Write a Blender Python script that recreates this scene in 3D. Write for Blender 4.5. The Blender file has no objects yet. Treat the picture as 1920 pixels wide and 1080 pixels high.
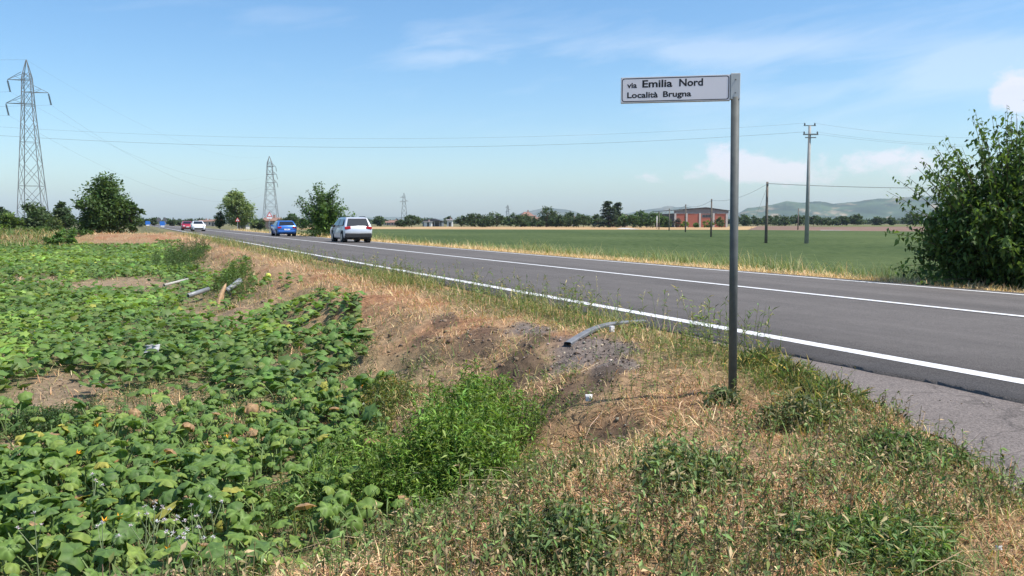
import bpy, math, random
import numpy as np
from mathutils import Vector, Matrix

SC = bpy.context.scene
COL = SC.collection
R = math.radians
rng = np.random.default_rng(7)
random.seed(7)

# ------------------------------------------------------------------ camera
FPX = 1550.0                      # focal length in pixels of the 1920 wide photograph
CAMZ = 1.22
PITCH = math.atan((540 - 417) / FPX)
cd = bpy.data.cameras.new('camera')
cam = bpy.data.objects.new('camera', cd)
COL.objects.link(cam)
cam.location = (0, 0, CAMZ)
cam.rotation_euler = (math.pi / 2 - PITCH, 0, 0)
cd.sensor_width = 36.0
cd.lens = 36.0 * FPX / 1920
cd.clip_start = 0.1
cd.clip_end = 40000
SC.camera = cam

# ------------------------------------------------------------------ sun, sky, exposure
SUN_AZ = math.atan2(1.0, -0.32)    # clockwise from +Y: the sun stands to the right
SUN_EL = R(58)
sd = bpy.data.lights.new('sun', 'SUN')
sd.energy = 5.0
sd.angle = R(0.5)
sd.color = (1.0, 0.94, 0.86)
sun = bpy.data.objects.new('sun', sd)
COL.objects.link(sun)
_sv = Vector((math.sin(SUN_AZ) * math.cos(SUN_EL), math.cos(SUN_AZ) * math.cos(SUN_EL), math.sin(SUN_EL)))
sun.rotation_euler = _sv.to_track_quat('Z', 'Y').to_euler()
sun.location = (60, -10, 80)

SC.view_settings.view_transform = 'Standard'
SC.view_settings.look = 'None'
SC.view_settings.gamma = 1.0
SC.view_settings.use_curve_mapping = False
SC.view_settings.exposure = 0.29
SC.cycles.use_denoising = True
SC.cycles.max_bounces = 6
SC.cycles.transparent_max_bounces = 6
SC.cycles.volume_bounces = 0
SC.cycles.caustics_reflective = False
SC.cycles.caustics_refractive = False

W = bpy.data.worlds.new('World')
SC.world = W
W.use_nodes = True
W.cycles.sampling_method = 'MANUAL'
W.cycles.sample_map_resolution = 512


def px_dir(px, py):
    xc, yc = (px - 960) / FPX, -(py - 540) / FPX
    cp, sp = math.cos(PITCH), math.sin(PITCH)
    return np.array([xc, cp + yc * sp, -sp + yc * cp])


def build_world():
    nt = W.node_tree
    nt.nodes.clear()
    N, Lk = nt.nodes.new, nt.links.new
    out = N('ShaderNodeOutputWorld')
    bg = N('ShaderNodeBackground')
    bg.inputs['Strength'].default_value = 0.146
    sky = N('ShaderNodeTexSky')
    sky.sky_type = 'NISHITA'
    sky.sun_disc = False
    sky.sun_elevation = SUN_EL
    sky.sun_rotation = SUN_AZ
    sky.altitude = 60
    sky.air_density = 1.0
    sky.dust_density = 1.2
    sky.ozone_density = 1.6
    hsv = N('ShaderNodeHueSaturation')
    hsv.inputs['Saturation'].default_value = 1.19
    tint = N('ShaderNodeVectorMath'); tint.operation = 'MULTIPLY'; tint.inputs[1].default_value = (.94, 1.02, 1.06)
    Lk(sky.outputs[0], tint.inputs[0])
    Lk(tint.outputs[0], hsv.inputs['Color'])
    tc = N('ShaderNodeTexCoord')
    sep = N('ShaderNodeSeparateXYZ')
    Lk(tc.outputs['Generated'], sep.inputs[0])

    def M(op, a, b=None, c=None, clamp=False):
        n = N('ShaderNodeMath')
        n.operation = op
        n.use_clamp = clamp
        for i, v in enumerate((a, b, c)):
            if v is None:
                continue
            if isinstance(v, (int, float)):
                n.inputs[i].default_value = v
            else:
                Lk(v, n.inputs[i])
        return n.outputs[0]
    az = M('ARCTAN2', sep.outputs[0], sep.outputs[1])
    el = M('ARCSINE', sep.outputs[2])
    # cloud noise in (azimuth, elevation)
    comb = N('ShaderNodeCombineXYZ')
    Lk(az, comb.inputs[0]); Lk(M('MULTIPLY', el, 1.5), comb.inputs[1])
    n1 = N('ShaderNodeTexNoise')
    n1.inputs['Scale'].default_value = 40
    n1.inputs['Detail'].default_value = 8
    n1.inputs['Roughness'].default_value = 0.62
    Lk(comb.outputs[0], n1.inputs['Vector'])
    comb2 = N('ShaderNodeCombineXYZ')
    Lk(M('MULTIPLY', az, 0.32), comb2.inputs[0])
    Lk(M('ADD', M('MULTIPLY', el, 1.6), M('MULTIPLY', az, -0.22)), comb2.inputs[1])
    n2 = N('ShaderNodeTexNoise')
    n2.inputs['Scale'].default_value = 19
    n2.inputs['Detail'].default_value = 7
    n2.inputs['Roughness'].default_value = 0.6
    n2.inputs['Distortion'].default_value = 0.4
    Lk(comb2.outputs[0], n2.inputs['Vector'])

    def blob(px, py, rx, ry, amp):
        d = px_dir(px, py)
        a0 = math.atan2(d[0], d[1]); e0 = math.asin(d[2] / np.linalg.norm(d))
        u = M('DIVIDE', M('SUBTRACT', az, a0), rx / FPX)
        v = M('DIVIDE', M('SUBTRACT', el, e0), ry / FPX)
        r2 = M('ADD', M('MULTIPLY', u, u), M('MULTIPLY', v, v))
        return M('MULTIPLY', M('EXPONENT', M('MULTIPLY', r2, -1.0)), amp)

    def total(lst):
        s = None
        for b in lst:
            g = blob(*b)
            s = g if s is None else M('ADD', s, g)
        return s
    # heaped clouds low over the hills
    cu = total([(1360, 290, 46, 28, 1.0), (1385, 312, 70, 22, .8), (1470, 318, 60, 22, 1.0), (1430, 335, 120, 20, .5),
                (1222, 330, 34, 12, .85), (1640, 300, 60, 24, .75), (1720, 300, 55, 22, .8),
                (1890, 172, 30, 26, 1.25), (1925, 180, 40, 44, 1.3), (1560, 330, 300, 34, .28),
                (905, 262, 50, 9, .35), (820, 350, 46, 9, .4)])
    cu = M('MULTIPLY', M('SUBTRACT', M('ADD', M('MULTIPLY', cu, 0.52), M('MULTIPLY', n1.outputs[0], 1.3)), 0.93), 2.8, clamp=True)
    cu = M('MULTIPLY', cu, 0.46, clamp=True)
    # thin wisps higher up
    ci = total([(1330, 96, 80, 20, 1.0), (1480, 92, 190, 22, .6), (860, 112, 130, 20, .6), (1850, 120, 150, 50, .8),
                (1150, 75, 420, 46, .36), (1700, 140, 400, 80, .34), (1050, 250, 300, 26, .25), (1840, 100, 120, 26, .5),
                (480, 25, 420, 22, .28), (1500, 210, 300, 50, .2)])
    ci = M('MULTIPLY', M('SUBTRACT', M('ADD', M('MULTIPLY', ci, 0.45), M('MULTIPLY', n2.outputs[0], 1.15)), 0.64), 2.3, clamp=True)
    ci = M('MULTIPLY', M('MULTIPLY', ci, total([(1500, 130, 760, 140, .8), (860, 112, 260, 60, .5), (480, 30, 520, 46, .3)]), clamp=True), 0.40, clamp=True)

    def mix(fac, a, col):
        m = N('ShaderNodeMix'); m.data_type = 'RGBA'
        Lk(fac, m.inputs[0]); Lk(a, m.inputs[6])
        if isinstance(col, tuple):
            m.inputs[7].default_value = col
        else:
            Lk(col, m.inputs[7])
        return m.outputs[2]
    c = mix(ci, hsv.outputs[0], (6.0, 6.3, 6.9, 1))
    c = mix(cu, c, (7.2, 6.0, 6.5, 1))
    Lk(c, bg.inputs['Color'])
    Lk(bg.outputs[0], out.inputs['Surface'])


build_world()

# ------------------------------------------------------------------ road frame and terrain
TH = math.atan((960 - 250) / FPX * math.cos(PITCH))
U = np.array([-math.sin(TH), math.cos(TH)])       # along the road, away
NN = np.array([math.cos(TH), math.sin(TH)])       # across the road, to the right
L_NEAR, L_MID, L_FAR = 6.55, 10.5, 14.45          # painted lines
A_NEAR, A_FAR = 5.95, 14.98                       # edges of the asphalt
Z_FIELD, Z_PLAIN = -1.0, -0.75


def sl(x, y):
    return x * U[0] + y * U[1], x * NN[0] + y * NN[1]


def xy(s, l):
    return s * U[0] + l * NN[0], s * U[1] + l * NN[1]


def _hash(ix, iy, seed):
    h = (ix.astype(np.int64) * 374761393 + iy.astype(np.int64) * 668265263 + seed * 974634777) & 0xFFFFFFFF
    h = ((h ^ (h >> 13)) * 1274126177) & 0xFFFFFFFF
    return ((h ^ (h >> 16)) & 0xFFFFFF) / float(0xFFFFFF)


def vnoise(x, y, seed=0):
    x = np.asarray(x, float); y = np.asarray(y, float)
    ix = np.floor(x); iy = np.floor(y)
    fx = x - ix; fy = y - iy
    fx = fx * fx * (3 - 2 * fx); fy = fy * fy * (3 - 2 * fy)
    a = _hash(ix, iy, seed); b = _hash(ix + 1, iy, seed)
    c = _hash(ix, iy + 1, seed); d = _hash(ix + 1, iy + 1, seed)
    return (a * (1 - fx) + b * fx) * (1 - fy) + (c * (1 - fx) + d * fx) * fy


def fbm(x, y, seed=0, oct=4, gain=.5):
    t = 0; a = 1; n = 0
    for o in range(oct):
        t = t + a * vnoise(x * 2 ** o + 17.3 * o, y * 2 ** o - 9.1 * o, seed + o)
        n += a; a *= gain
    return t / n


def sstep(a, b, x):
    t = np.clip((x - a) / (b - a), 0, 1)
    return t * t * (3 - 2 * t)


# edge of the old driveway asphalt in road coordinates (s as a function of l)
DRV = np.array([(1.2, 0.2), (2.3, 1.1), (3.75, 2.4), (4.32, 3.3), (4.8, 4.15), (5.2, 5.0), (5.6, 6.2), (5.98, 8.5)])


def drive_edge(l):
    return np.interp(l, DRV[:, 0], DRV[:, 1])


def H(x, y, fine=True):
    """height of the natural ground (the road slab lies on it)"""
    x = np.asarray(x, float); y = np.asarray(y, float)
    s, l = sl(x, y)
    wob = (fbm(s * .5, l * .5, 3, 3) - .5)
    wob2 = (fbm(s * 1.7, l * 1.7, 41, 2) - .5)
    # roadside bank falling to the left field
    bank = sstep(1.5, 4.5, l + wob * 1.1 + wob2 * .5)
    # access ramp the photographer stands on
    ramp = 1 - sstep(2.75, 5.0, s - np.clip(l, -1, 4.5) * .27 + wob * .7 + wob2 * .3)
    ramp = ramp * sstep(-14, -9, l)
    # second ramp far down the field edge
    r2 = np.exp(-((s - 84 + (l + 4) * .6) / 9.0) ** 2) * sstep(-34, -10, l)
    r2 = np.clip(r2 * 1.35, 0, 1)
    k = 1 - (1 - bank) * (1 - ramp) * (1 - r2 * .95)
    zl = Z_FIELD + (-.125 - Z_FIELD) * k + r2 * .35 * (1 - bank)
    # mound rising behind the far ramp
    # right hand side
    kr = sstep(16.7, 19.2, l)
    zr = -.15 + (Z_PLAIN + .15) * kr
    z = np.where(l < 10, zl, zr)
    under = (l > A_NEAR + .08) & (l < A_FAR - .08)
    if fine:
        flat = np.clip((drive_edge(l) - s) / .5 + .4, 0, 1) * sstep(.8, 2.0, l)
        near = np.clip(1.3 - np.hypot(x, y) / 60, 0, 1)
        rough = (fbm(s * 2.6, l * 2.6, 11, 4) - .5) * .16 + (fbm(s * .9, l * .9, 13, 2) - .5) * .14
        mid = 4 * k * (1 - k)
        rough = rough * (.5 + 1.1 * mid)
        e = np.clip((A_NEAR - .1 - l) / .8, 0, 1)
        z = z + np.where(l < 10, rough * near * (1 - flat) * e, (fbm(s * .7, l * .7, 5, 3) - .5) * .12 * kr * near)
    z = np.where(under, -.3, z)
    return z


def at(px, py, F):
    d = px_dir(px, py)
    return np.array([0, 0, CAMZ]) + d * (F / d[1])


def hit(px, py, zoff=0.0):
    d = px_dir(px, py)
    F = 2.0 * 1.004 ** np.arange(1700)
    P = np.array([0, 0, CAMZ])[None] + d[None] / d[1] * F[:, None]
    z = H(P[:, 0], P[:, 1]) + zoff
    i = np.argmax(P[:, 2] < z)
    return P[i]


def proj(P):
    P = np.atleast_2d(P)
    cp, sp = math.cos(PITCH), math.sin(PITCH)
    dz = P[:, 2] - CAMZ
    dep = P[:, 1] * cp - dz * sp
    up = P[:, 1] * sp + dz * cp
    dep = np.where(dep < .2, .2, dep)
    return 960 + FPX * P[:, 0] / dep, 540 - FPX * up / dep, dep


# ------------------------------------------------------------------ builders
def link(o, parent=None):
    COL.objects.link(o)
    if parent is not None:
        o.parent = parent
    return o


def tag(o, label=None, cat=None, group=None, kind=None):
    if label: o['label'] = label
    if cat: o['category'] = cat
    if group: o['group'] = group
    if kind: o['kind'] = kind
    return o


def empty(name, loc=(0, 0, 0), rz=0, label=None, cat=None, group=None):
    o = bpy.data.objects.new(name, None)
    link(o)
    o.location = [float(v) for v in loc]
    o.rotation_euler = (0, 0, rz)
    o.empty_display_size = .2
    return tag(o, label, cat, group)


def mesh(name, V, T, mat, col=None, smooth=False):
    V = np.ascontiguousarray(V, np.float32); T = np.ascontiguousarray(T, np.int32)
    me = bpy.data.meshes.new(name)
    n, k = len(T), T.shape[1]
    me.vertices.add(len(V)); me.vertices.foreach_set('co', V.ravel())
    me.loops.add(n * k); me.loops.foreach_set('vertex_index', T.ravel())
    me.polygons.add(n)
    me.polygons.foreach_set('loop_start', np.arange(n, dtype=np.int32) * k)
    if smooth:
        me.polygons.foreach_set('use_smooth', np.ones(n, bool))
    if col is not None:
        a = me.attributes.new('Col', 'FLOAT_COLOR', 'POINT')
        c = np.ones((len(V), 4), np.float32); c[:, :3] = col
        a.data.foreach_set('color', c.ravel())
    me.update(calc_edges=True)
    me.materials.append(mat)
    return me


def nobj(name, V, T, mat, parent=None, col=None, smooth=False):
    return link(bpy.data.objects.new(name, mesh(name, V, T, mat, col, smooth)), parent)


class MB:
    """collects simple solids, builds ONE mesh"""
    def __init__(s):
        s.v = []; s.f = []

    def add(s, V, F):
        b = len(s.v)
        s.v += [tuple(map(float, p)) for p in V]
        s.f += [tuple(b + i for i in f) for f in F]
        return s

    def box(s, c, d, rz=0, tilt=None):
        hx, hy, hz = d[0] / 2, d[1] / 2, d[2] / 2
        P = [Vector((x, y, z)) for x in (-hx, hx) for y in (-hy, hy) for z in (-hz, hz)]
        M = Matrix.Rotation(rz, 3, 'Z')
        if tilt is not None:
            M = M @ tilt
        P = [M @ p + Vector(c) for p in P]
        return s.add(P, [(0, 1, 3, 2), (4, 6, 7, 5), (0, 4, 5, 1), (2, 3, 7, 6), (0, 2, 6, 4), (1, 5, 7, 3)])

    def bar(s, a, b, r, r2=None, n=4, cap=True):
        a, b = Vector(a), Vector(b)
        r2 = r if r2 is None else r2
        d = (b - a).normalized()
        t = Vector((0, 0, 1)) if abs(d.z) < .95 else Vector((1, 0, 0))
        e1 = d.cross(t).normalized(); e2 = d.cross(e1)
        P = []
        for p, q in ((a, r), (b, r2)):
            for i in range(n):
                w = 2 * math.pi * (i + .5) / n
                P.append(p + (e1 * math.cos(w) + e2 * math.sin(w)) * q)
        F = [(i, (i + 1) % n, n + (i + 1) % n, n + i) for i in range(n)]
        if cap:
            F += [tuple(range(n))[::-1], tuple(range(n, 2 * n))]
        return s.add(P, F)

    def path(s, pts, rad, n=6):
        pts = [Vector(p) for p in pts]
        rad = rad if hasattr(rad, '__len__') else [rad] * len(pts)
        b = len(s.v)
        up = Vector((0.13, .21, 1)).normalized()
        for i, p in enumerate(pts):
            d = (pts[min(i + 1, len(pts) - 1)] - pts[max(i - 1, 0)]).normalized()
            e1 = d.cross(up)
            if e1.length < .05: e1 = d.cross(Vector((1, 0, 0)))
            e1.normalize(); e2 = d.cross(e1)
            for k in range(n):
                w = 2 * math.pi * k / n
                s.v.append(tuple(p + (e1 * math.cos(w) + e2 * math.sin(w)) * rad[i]))
        for i in range(len(pts) - 1):
            for k in range(n):
                k2 = (k + 1) % n
                s.f.append((b + i * n + k, b + i * n + k2, b + (i + 1) * n + k2, b + (i + 1) * n + k))
        s.f.append(tuple(b + k for k in range(n))[::-1])
        s.f.append(tuple(b + (len(pts) - 1) * n + k for k in range(n)))
        return s

    def prism(s, poly, z0, z1, M=None):
        n = len(poly)
        P = [Vector((x, y, z0)) for x, y in poly] + [Vector((x, y, z1)) for x, y in poly]
        if M is not None: P = [M @ p for p in P]
        F = [(i, (i + 1) % n, n + (i + 1) % n, n + i) for i in range(n)]
        F += [tuple(range(n))[::-1], tuple(range(n, 2 * n))]
        return s.add(P, F)

    def build(s, name, mat, parent=None, smooth=False, bevel=0, seg=1):
        me = bpy.data.meshes.new(name)
        me.from_pydata(s.v, [], s.f)
        if smooth:
            me.polygons.foreach_set('use_smooth', np.ones(len(me.polygons), bool))
        me.update()
        me.materials.append(mat)
        o = link(bpy.data.objects.new(name, me), parent)
        if bevel:
            m = o.modifiers.new('bevel', 'BEVEL'); m.width = bevel; m.segments = seg; m.limit_method = 'ANGLE'
        return o


# ------------------------------------------------------------------ materials
MT = {}


def nodes_mat(name):
    m = bpy.data.materials.new(name)
    m.use_nodes = True
    nt = m.node_tree
    b = nt.nodes['Principled BSDF']
    return m, nt, b


def plain(name, col, rough=.6, metal=0, var=.12, scale=6, bump=0, spec=.4, coat=0):
    """colour with a soft procedural variation"""
    if name in MT: return MT[name]
    m, nt, b = nodes_mat(name)
    tc = nt.nodes.new('ShaderNodeTexCoord')
    nz = nt.nodes.new('ShaderNodeTexNoise')
    nz.inputs['Scale'].default_value = scale; nz.inputs['Detail'].default_value = 5
    nt.links.new(tc.outputs['Object'], nz.inputs['Vector'])
    rp = nt.nodes.new('ShaderNodeValToRGB')
    lo = [max(0, c * (1 - var)) for c in col]; hi = [min(1, c * (1 + var)) for c in col]
    rp.color_ramp.elements[0].position = .3; rp.color_ramp.elements[1].position = .7
    rp.color_ramp.elements[0].color = (*lo, 1); rp.color_ramp.elements[1].color = (*hi, 1)
    nt.links.new(nz.outputs[0], rp.inputs[0])
    nt.links.new(rp.outputs[0], b.inputs['Base Color'])
    b.inputs['Roughness'].default_value = rough
    b.inputs['Metallic'].default_value = metal
    b.inputs['Specular IOR Level'].default_value = spec
    if coat:
        b.inputs['Coat Weight'].default_value = coat; b.inputs['Coat Roughness'].default_value = .05
    if bump:
        bp = nt.nodes.new('ShaderNodeBump'); bp.inputs['Strength'].default_value = bump; bp.inputs['Distance'].default_value = .02
        nt.links.new(nz.outputs[0], bp.inputs['Height']); nt.links.new(bp.outputs[0], b.inputs['Normal'])
    MT[name] = m
    return m


def leafy(name, trans=.35, rough=.55, spec=.35, gain=1.0):
    """foliage: colour comes from the leaf's own colour attribute"""
    m, nt, b = nodes_mat(name)
    at_ = nt.nodes.new('ShaderNodeAttribute'); at_.attribute_name = 'Col'
    tc = nt.nodes.new('ShaderNodeTexCoord')
    nz = nt.nodes.new('ShaderNodeTexNoise'); nz.inputs['Scale'].default_value = 3.0; nz.inputs['Detail'].default_value = 3
    nt.links.new(tc.outputs['Object'], nz.inputs['Vector'])
    mr = nt.nodes.new('ShaderNodeMapRange'); mr.inputs[3].default_value = .8 * gain; mr.inputs[4].default_value = 1.2 * gain
    nt.links.new(nz.outputs[0], mr.inputs[0])
    mx = nt.nodes.new('ShaderNodeVectorMath'); mx.operation = 'SCALE'
    nt.links.new(at_.outputs['Color'], mx.inputs[0]); nt.links.new(mr.outputs[0], mx.inputs['Scale'])
    nt.links.new(mx.outputs[0], b.inputs['Base Color'])
    b.inputs['Roughness'].default_value = rough
    b.inputs['Specular IOR Level'].default_value = spec
    tr = nt.nodes.new('ShaderNodeBsdfTranslucent')
    ws = nt.nodes.new('ShaderNodeVectorMath'); ws.operation = 'MULTIPLY'
    ws.inputs[1].default_value = (1.5, 1.45, .7)
    nt.links.new(mx.outputs[0], ws.inputs[0]); nt.links.new(ws.outputs[0], tr.inputs['Color'])
    ms = nt.nodes.new('ShaderNodeMixShader'); ms.inputs[0].default_value = trans
    out = nt.nodes['Material Output']
    nt.links.new(b.outputs[0], ms.inputs[1]); nt.links.new(tr.outputs[0], ms.inputs[2])
    nt.links.new(ms.outputs[0], out.inputs['Surface'])
    return m


M_LEAF = leafy('leaf_green', .32, gain=1.15)
M_TREE = leafy('tree_leaf', .38, .55, .3, 1.45)
M_GRASS = leafy('grass_blade', .3, .6, .25, 1.25)
M_DRY = leafy('dry_straw', .18, .75, .15, 1.12)
M_BARK = plain('bark', (.11, .08, .055), .9, 0, .35, 9, .6, .1)


def ground_mat():
    m, nt, b = nodes_mat('ground_soil')
    at_ = nt.nodes.new('ShaderNodeAttribute'); at_.attribute_name = 'Col'
    geo = nt.nodes.new('ShaderNodeNewGeometry')
    n1 = nt.nodes.new('ShaderNodeTexNoise'); n1.inputs['Scale'].default_value = 9; n1.inputs['Detail'].default_value = 9; n1.inputs['Roughness'].default_value = .7
    n2 = nt.nodes.new('ShaderNodeTexNoise'); n2.inputs['Scale'].default_value = .35; n2.inputs['Detail'].default_value = 4
    for n in (n1, n2): nt.links.new(geo.outputs['Position'], n.inputs['Vector'])
    r1 = nt.nodes.new('ShaderNodeMapRange'); r1.inputs[1].default_value = .3; r1.inputs[2].default_value = .7; r1.inputs[3].default_value = .6; r1.inputs[4].default_value = 1.4
    r2 = nt.nodes.new('ShaderNodeMapRange'); r2.inputs[1].default_value = .3; r2.inputs[2].default_value = .7; r2.inputs[3].default_value = .88; r2.inputs[4].default_value = 1.12
    nt.links.new(n1.outputs[0], r1.inputs[0]); nt.links.new(n2.outputs[0], r2.inputs[0])
    mm = nt.nodes.new('ShaderNodeMath'); mm.operation = 'MULTIPLY'
    nt.links.new(r1.outputs[0], mm.inputs[0]); nt.links.new(r2.outputs[0], mm.inputs[1])
    mx = nt.nodes.new('ShaderNodeVectorMath'); mx.operation = 'SCALE'
    nt.links.new(at_.outputs['Color'], mx.inputs[0]); nt.links.new(mm.outputs[0], mx.inputs['Scale'])
    nt.links.new(mx.outputs[0], b.inputs['Base Color'])
    b.inputs['Roughness'].default_value = .95; b.inputs['Specular IOR Level'].default_value = .1
    bp = nt.nodes.new('ShaderNodeBump'); bp.inputs['Strength'].default_value = .9; bp.inputs['Distance'].default_value = .05
    nt.links.new(n1.outputs[0], bp.inputs['Height']); nt.links.new(bp.outputs[0], b.inputs['Normal'])
    return m


def asphalt_mat(name, base, spk, fine=140, bump=.5, tint=(1.03, 1, .985), tracks=True, cracks=False):
    m, nt, b = nodes_mat(name)
    N, Lk = nt.nodes.new, nt.links.new
    geo = N('ShaderNodeNewGeometry')
    def nz(scale, det, vec=None):
        n = N('ShaderNodeTexNoise'); n.inputs['Scale'].default_value = scale; n.inputs['Detail'].default_value = det
        n.inputs['Roughness'].default_value = .7
        Lk(vec or geo.outputs['Position'], n.inputs['Vector']); return n.outputs[0]
    def mr(v, a, b_, c, d):
        r = N('ShaderNodeMapRange'); Lk(v, r.inputs[0])
        for i, q in enumerate((a, b_, c, d)): r.inputs[i + 1].default_value = q
        return r.outputs[0]
    def mul(a, b_):
        k = N('ShaderNodeMath'); k.operation = 'MULTIPLY'; Lk(a, k.inputs[0])
        if isinstance(b_, float): k.inputs[1].default_value = b_
        else: Lk(b_, k.inputs[1])
        return k.outputs[0]
    f = nz(fine, 3)
    v = mr(f, .3, .7, 1 - spk, 1 + spk)
    v = mul(v, mr(nz(1.2, 5), .3, .7, .92, 1.08))
    v = mul(v, mr(nz(9, 5), .3, .7, .93, 1.07))
    if tracks:
        # wheel tracks: long streaks along the driving direction
        mp = N('ShaderNodeMapping'); mp.inputs['Rotation'].default_value = (0, 0, -math.atan2(U[1], U[0]))
        Lk(geo.outputs['Position'], mp.inputs['Vector'])
        sc = N('ShaderNodeVectorMath'); sc.operation = 'MULTIPLY'; sc.inputs[1].default_value = (.03, 1.1, 1)
        Lk(mp.outputs[0], sc.inputs[0])
        v = mul(v, mr(nz(1.0, 3, sc.outputs[0]), .3, .7, .80, 1.14))
    if cracks:
        wn = N('ShaderNodeTexNoise'); wn.inputs['Scale'].default_value = 3; wn.inputs['Detail'].default_value = 5
        Lk(geo.outputs['Position'], wn.inputs['Vector'])
        wa = N('ShaderNodeVectorMath'); wa.operation = 'MULTIPLY_ADD'; wa.inputs[1].default_value = (.5, .5, .5)
        Lk(wn.outputs['Color'], wa.inputs[0]); Lk(geo.outputs['Position'], wa.inputs[2])
        vo = N('ShaderNodeTexVoronoi'); vo.feature = 'DISTANCE_TO_EDGE'; vo.inputs['Scale'].default_value = .55
        Lk(wa.outputs[0], vo.inputs['Vector'])
        v = mul(v, mr(vo.outputs['Distance'], .0, .012, .65, 1.0))
    else:
        v = mul(v, mr(nz(.23, 6), .36, .5, .90, 1.0))
    cb = N('ShaderNodeVectorMath'); cb.operation = 'SCALE'; cb.inputs[0].default_value = tuple(base * t for t in tint)
    Lk(v, cb.inputs['Scale']); Lk(cb.outputs[0], b.inputs['Base Color'])
    b.inputs['Roughness'].default_value = .88; b.inputs['Specular IOR Level'].default_value = .25
    bp = N('ShaderNodeBump'); bp.inputs['Strength'].default_value = bump; bp.inputs['Distance'].default_value = .01
    Lk(f, bp.inputs['Height']); Lk(bp.outputs[0], b.inputs['Normal'])
    return m


def paint_mat():
    m, nt, b = nodes_mat('line_paint')
    N, Lk = nt.nodes.new, nt.links.new
    geo = N('ShaderNodeNewGeometry')
    n = N('ShaderNodeTexNoise'); n.inputs['Scale'].default_value = 22; n.inputs['Detail'].default_value = 7; n.inputs['Roughness'].default_value = .75
    Lk(geo.outputs['Position'], n.inputs['Vector'])
    r = N('ShaderNodeValToRGB')
    r.color_ramp.elements[0].position = .36; r.color_ramp.elements[0].color = (.25, .245, .24, 1)
    r.color_ramp.elements[1].position = .46; r.color_ramp.elements[1].color = (.72, .715, .70, 1)
    Lk(n.outputs[0], r.inputs[0]); Lk(r.outputs[0], b.inputs['Base Color'])
    b.inputs['Roughness'].default_value = .6
    return m


def field_mat(name, c1, c2, scale, rowdir=None, row=0):
    m, nt, b = nodes_mat(name)
    N, Lk = nt.nodes.new, nt.links.new
    geo = N('ShaderNodeNewGeometry')
    n = N('ShaderNodeTexNoise'); n.inputs['Scale'].default_value = scale; n.inputs['Detail'].default_value = 8; n.inputs['Roughness'].default_value = .68
    sc = N('ShaderNodeMapping'); sc.inputs['Rotation'].default_value = (0, 0, .3); sc.inputs['Scale'].default_value = (1, .35, 1)
    Lk(geo.outputs['Position'], sc.inputs['Vector']); Lk(sc.outputs[0], n.inputs['Vector'])
    n3 = N('ShaderNodeTexNoise'); n3.inputs['Scale'].default_value = .03; n3.inputs['Detail'].default_value = 3
    Lk(geo.outputs['Position'], n3.inputs['Vector'])
    ad = N('ShaderNodeMath'); ad.operation = 'MULTIPLY_ADD'; ad.inputs[1].default_value = .6; 
    Lk(n3.outputs[0], ad.inputs[0]); 
    ms = N('ShaderNodeMath'); ms.operation = 'MULTIPLY'; ms.inputs[1].default_value = .5; Lk(n.outputs[0], ms.inputs[0]); Lk(ms.outputs[0], ad.inputs[2])
    r = N('ShaderNodeValToRGB')
    r.color_ramp.elements[0].position = .42; r.color_ramp.elements[0].color = (*c1, 1)
    r.color_ramp.elements[1].position = .64; r.color_ramp.elements[1].color = (*c2, 1)
    Lk(ad.outputs[0], r.inputs[0]); Lk(r.outputs[0], b.inputs['Base Color'])
    b.inputs['Roughness'].default_value = .95; b.inputs['Specular IOR Level'].default_value = .05
    bp = N('ShaderNodeBump'); bp.inputs['Strength'].default_value = .6; bp.inputs['Distance'].default_value = .1
    Lk(n.outputs[0], bp.inputs['Height']); Lk(bp.outputs[0], b.inputs['Normal'])
    return m


# ------------------------------------------------------------------ what covers the ground
def wpatch(px, py, rpx, stretch=1.6):
    """a patch seen at a pixel: its place on the ground and its radius in metres"""
    p = hit(px, py); F = p[1]
    return (p[0], p[1], rpx / FPX * F, rpx / FPX * F * stretch)


SOIL_P = [wpatch(40, 850, 90, 2), wpatch(110, 738, 110, 2), wpatch(230, 535, 130, 2.4), wpatch(60, 527, 90, 2),
          wpatch(430, 600, 70, 2.4), wpatch(340, 590, 60, 2)]
GRAVEL_P = [wpatch(1110, 655, 95, 1.7), wpatch(985, 618, 60, 1.5), wpatch(1165, 680, 60, 1.3)]
DARK_P = [wpatch(830, 600, 30, 2), wpatch(790, 640, 30, 2), wpatch(1000, 640, 40, 1.6), wpatch(1130, 700, 50, 1.2), wpatch(1530, 900, 50, 1.2), wpatch(900, 640, 60, 2), wpatch(1060, 735, 80, 1.6), wpatch(980, 690, 60, 2), wpatch(1150, 830, 60, 1.5)]
WEED_P = [wpatch(1280, 900, 90, 1.5), wpatch(1060, 1035, 120, 1.5), wpatch(1650, 1030, 150, 1.5), wpatch(1480, 790, 60, 1.6),
          wpatch(1310, 1050, 120, 1.4), wpatch(1540, 760, 70, 1.4), wpatch(1350, 750, 40, 1.5), wpatch(850, 1060, 120, 1.3), wpatch(1780, 860, 90, 1.4),
          wpatch(1850, 950, 80, 1.4)]


def blobs(P, x, y, seed, jit=.5):
    t = np.zeros(np.shape(x))
    n = (fbm(x * 2.2, y * 2.2, seed, 3) - .5) * 2 * jit
    for (cx, cy, rx, ry) in P:
        # stretch lies along the line of sight on the ground
        d = np.array([cx, cy]) / math.hypot(cx, cy)
        a = (x - cx) * d[0] + (y - cy) * d[1]; b_ = (x - cx) * d[1] - (y - cy) * d[0]
        t = np.maximum(t, 1 - np.sqrt((a / ry) ** 2 + (b_ / rx) ** 2) + n)
    return np.clip(t * 2.2, 0, 1)


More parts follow.
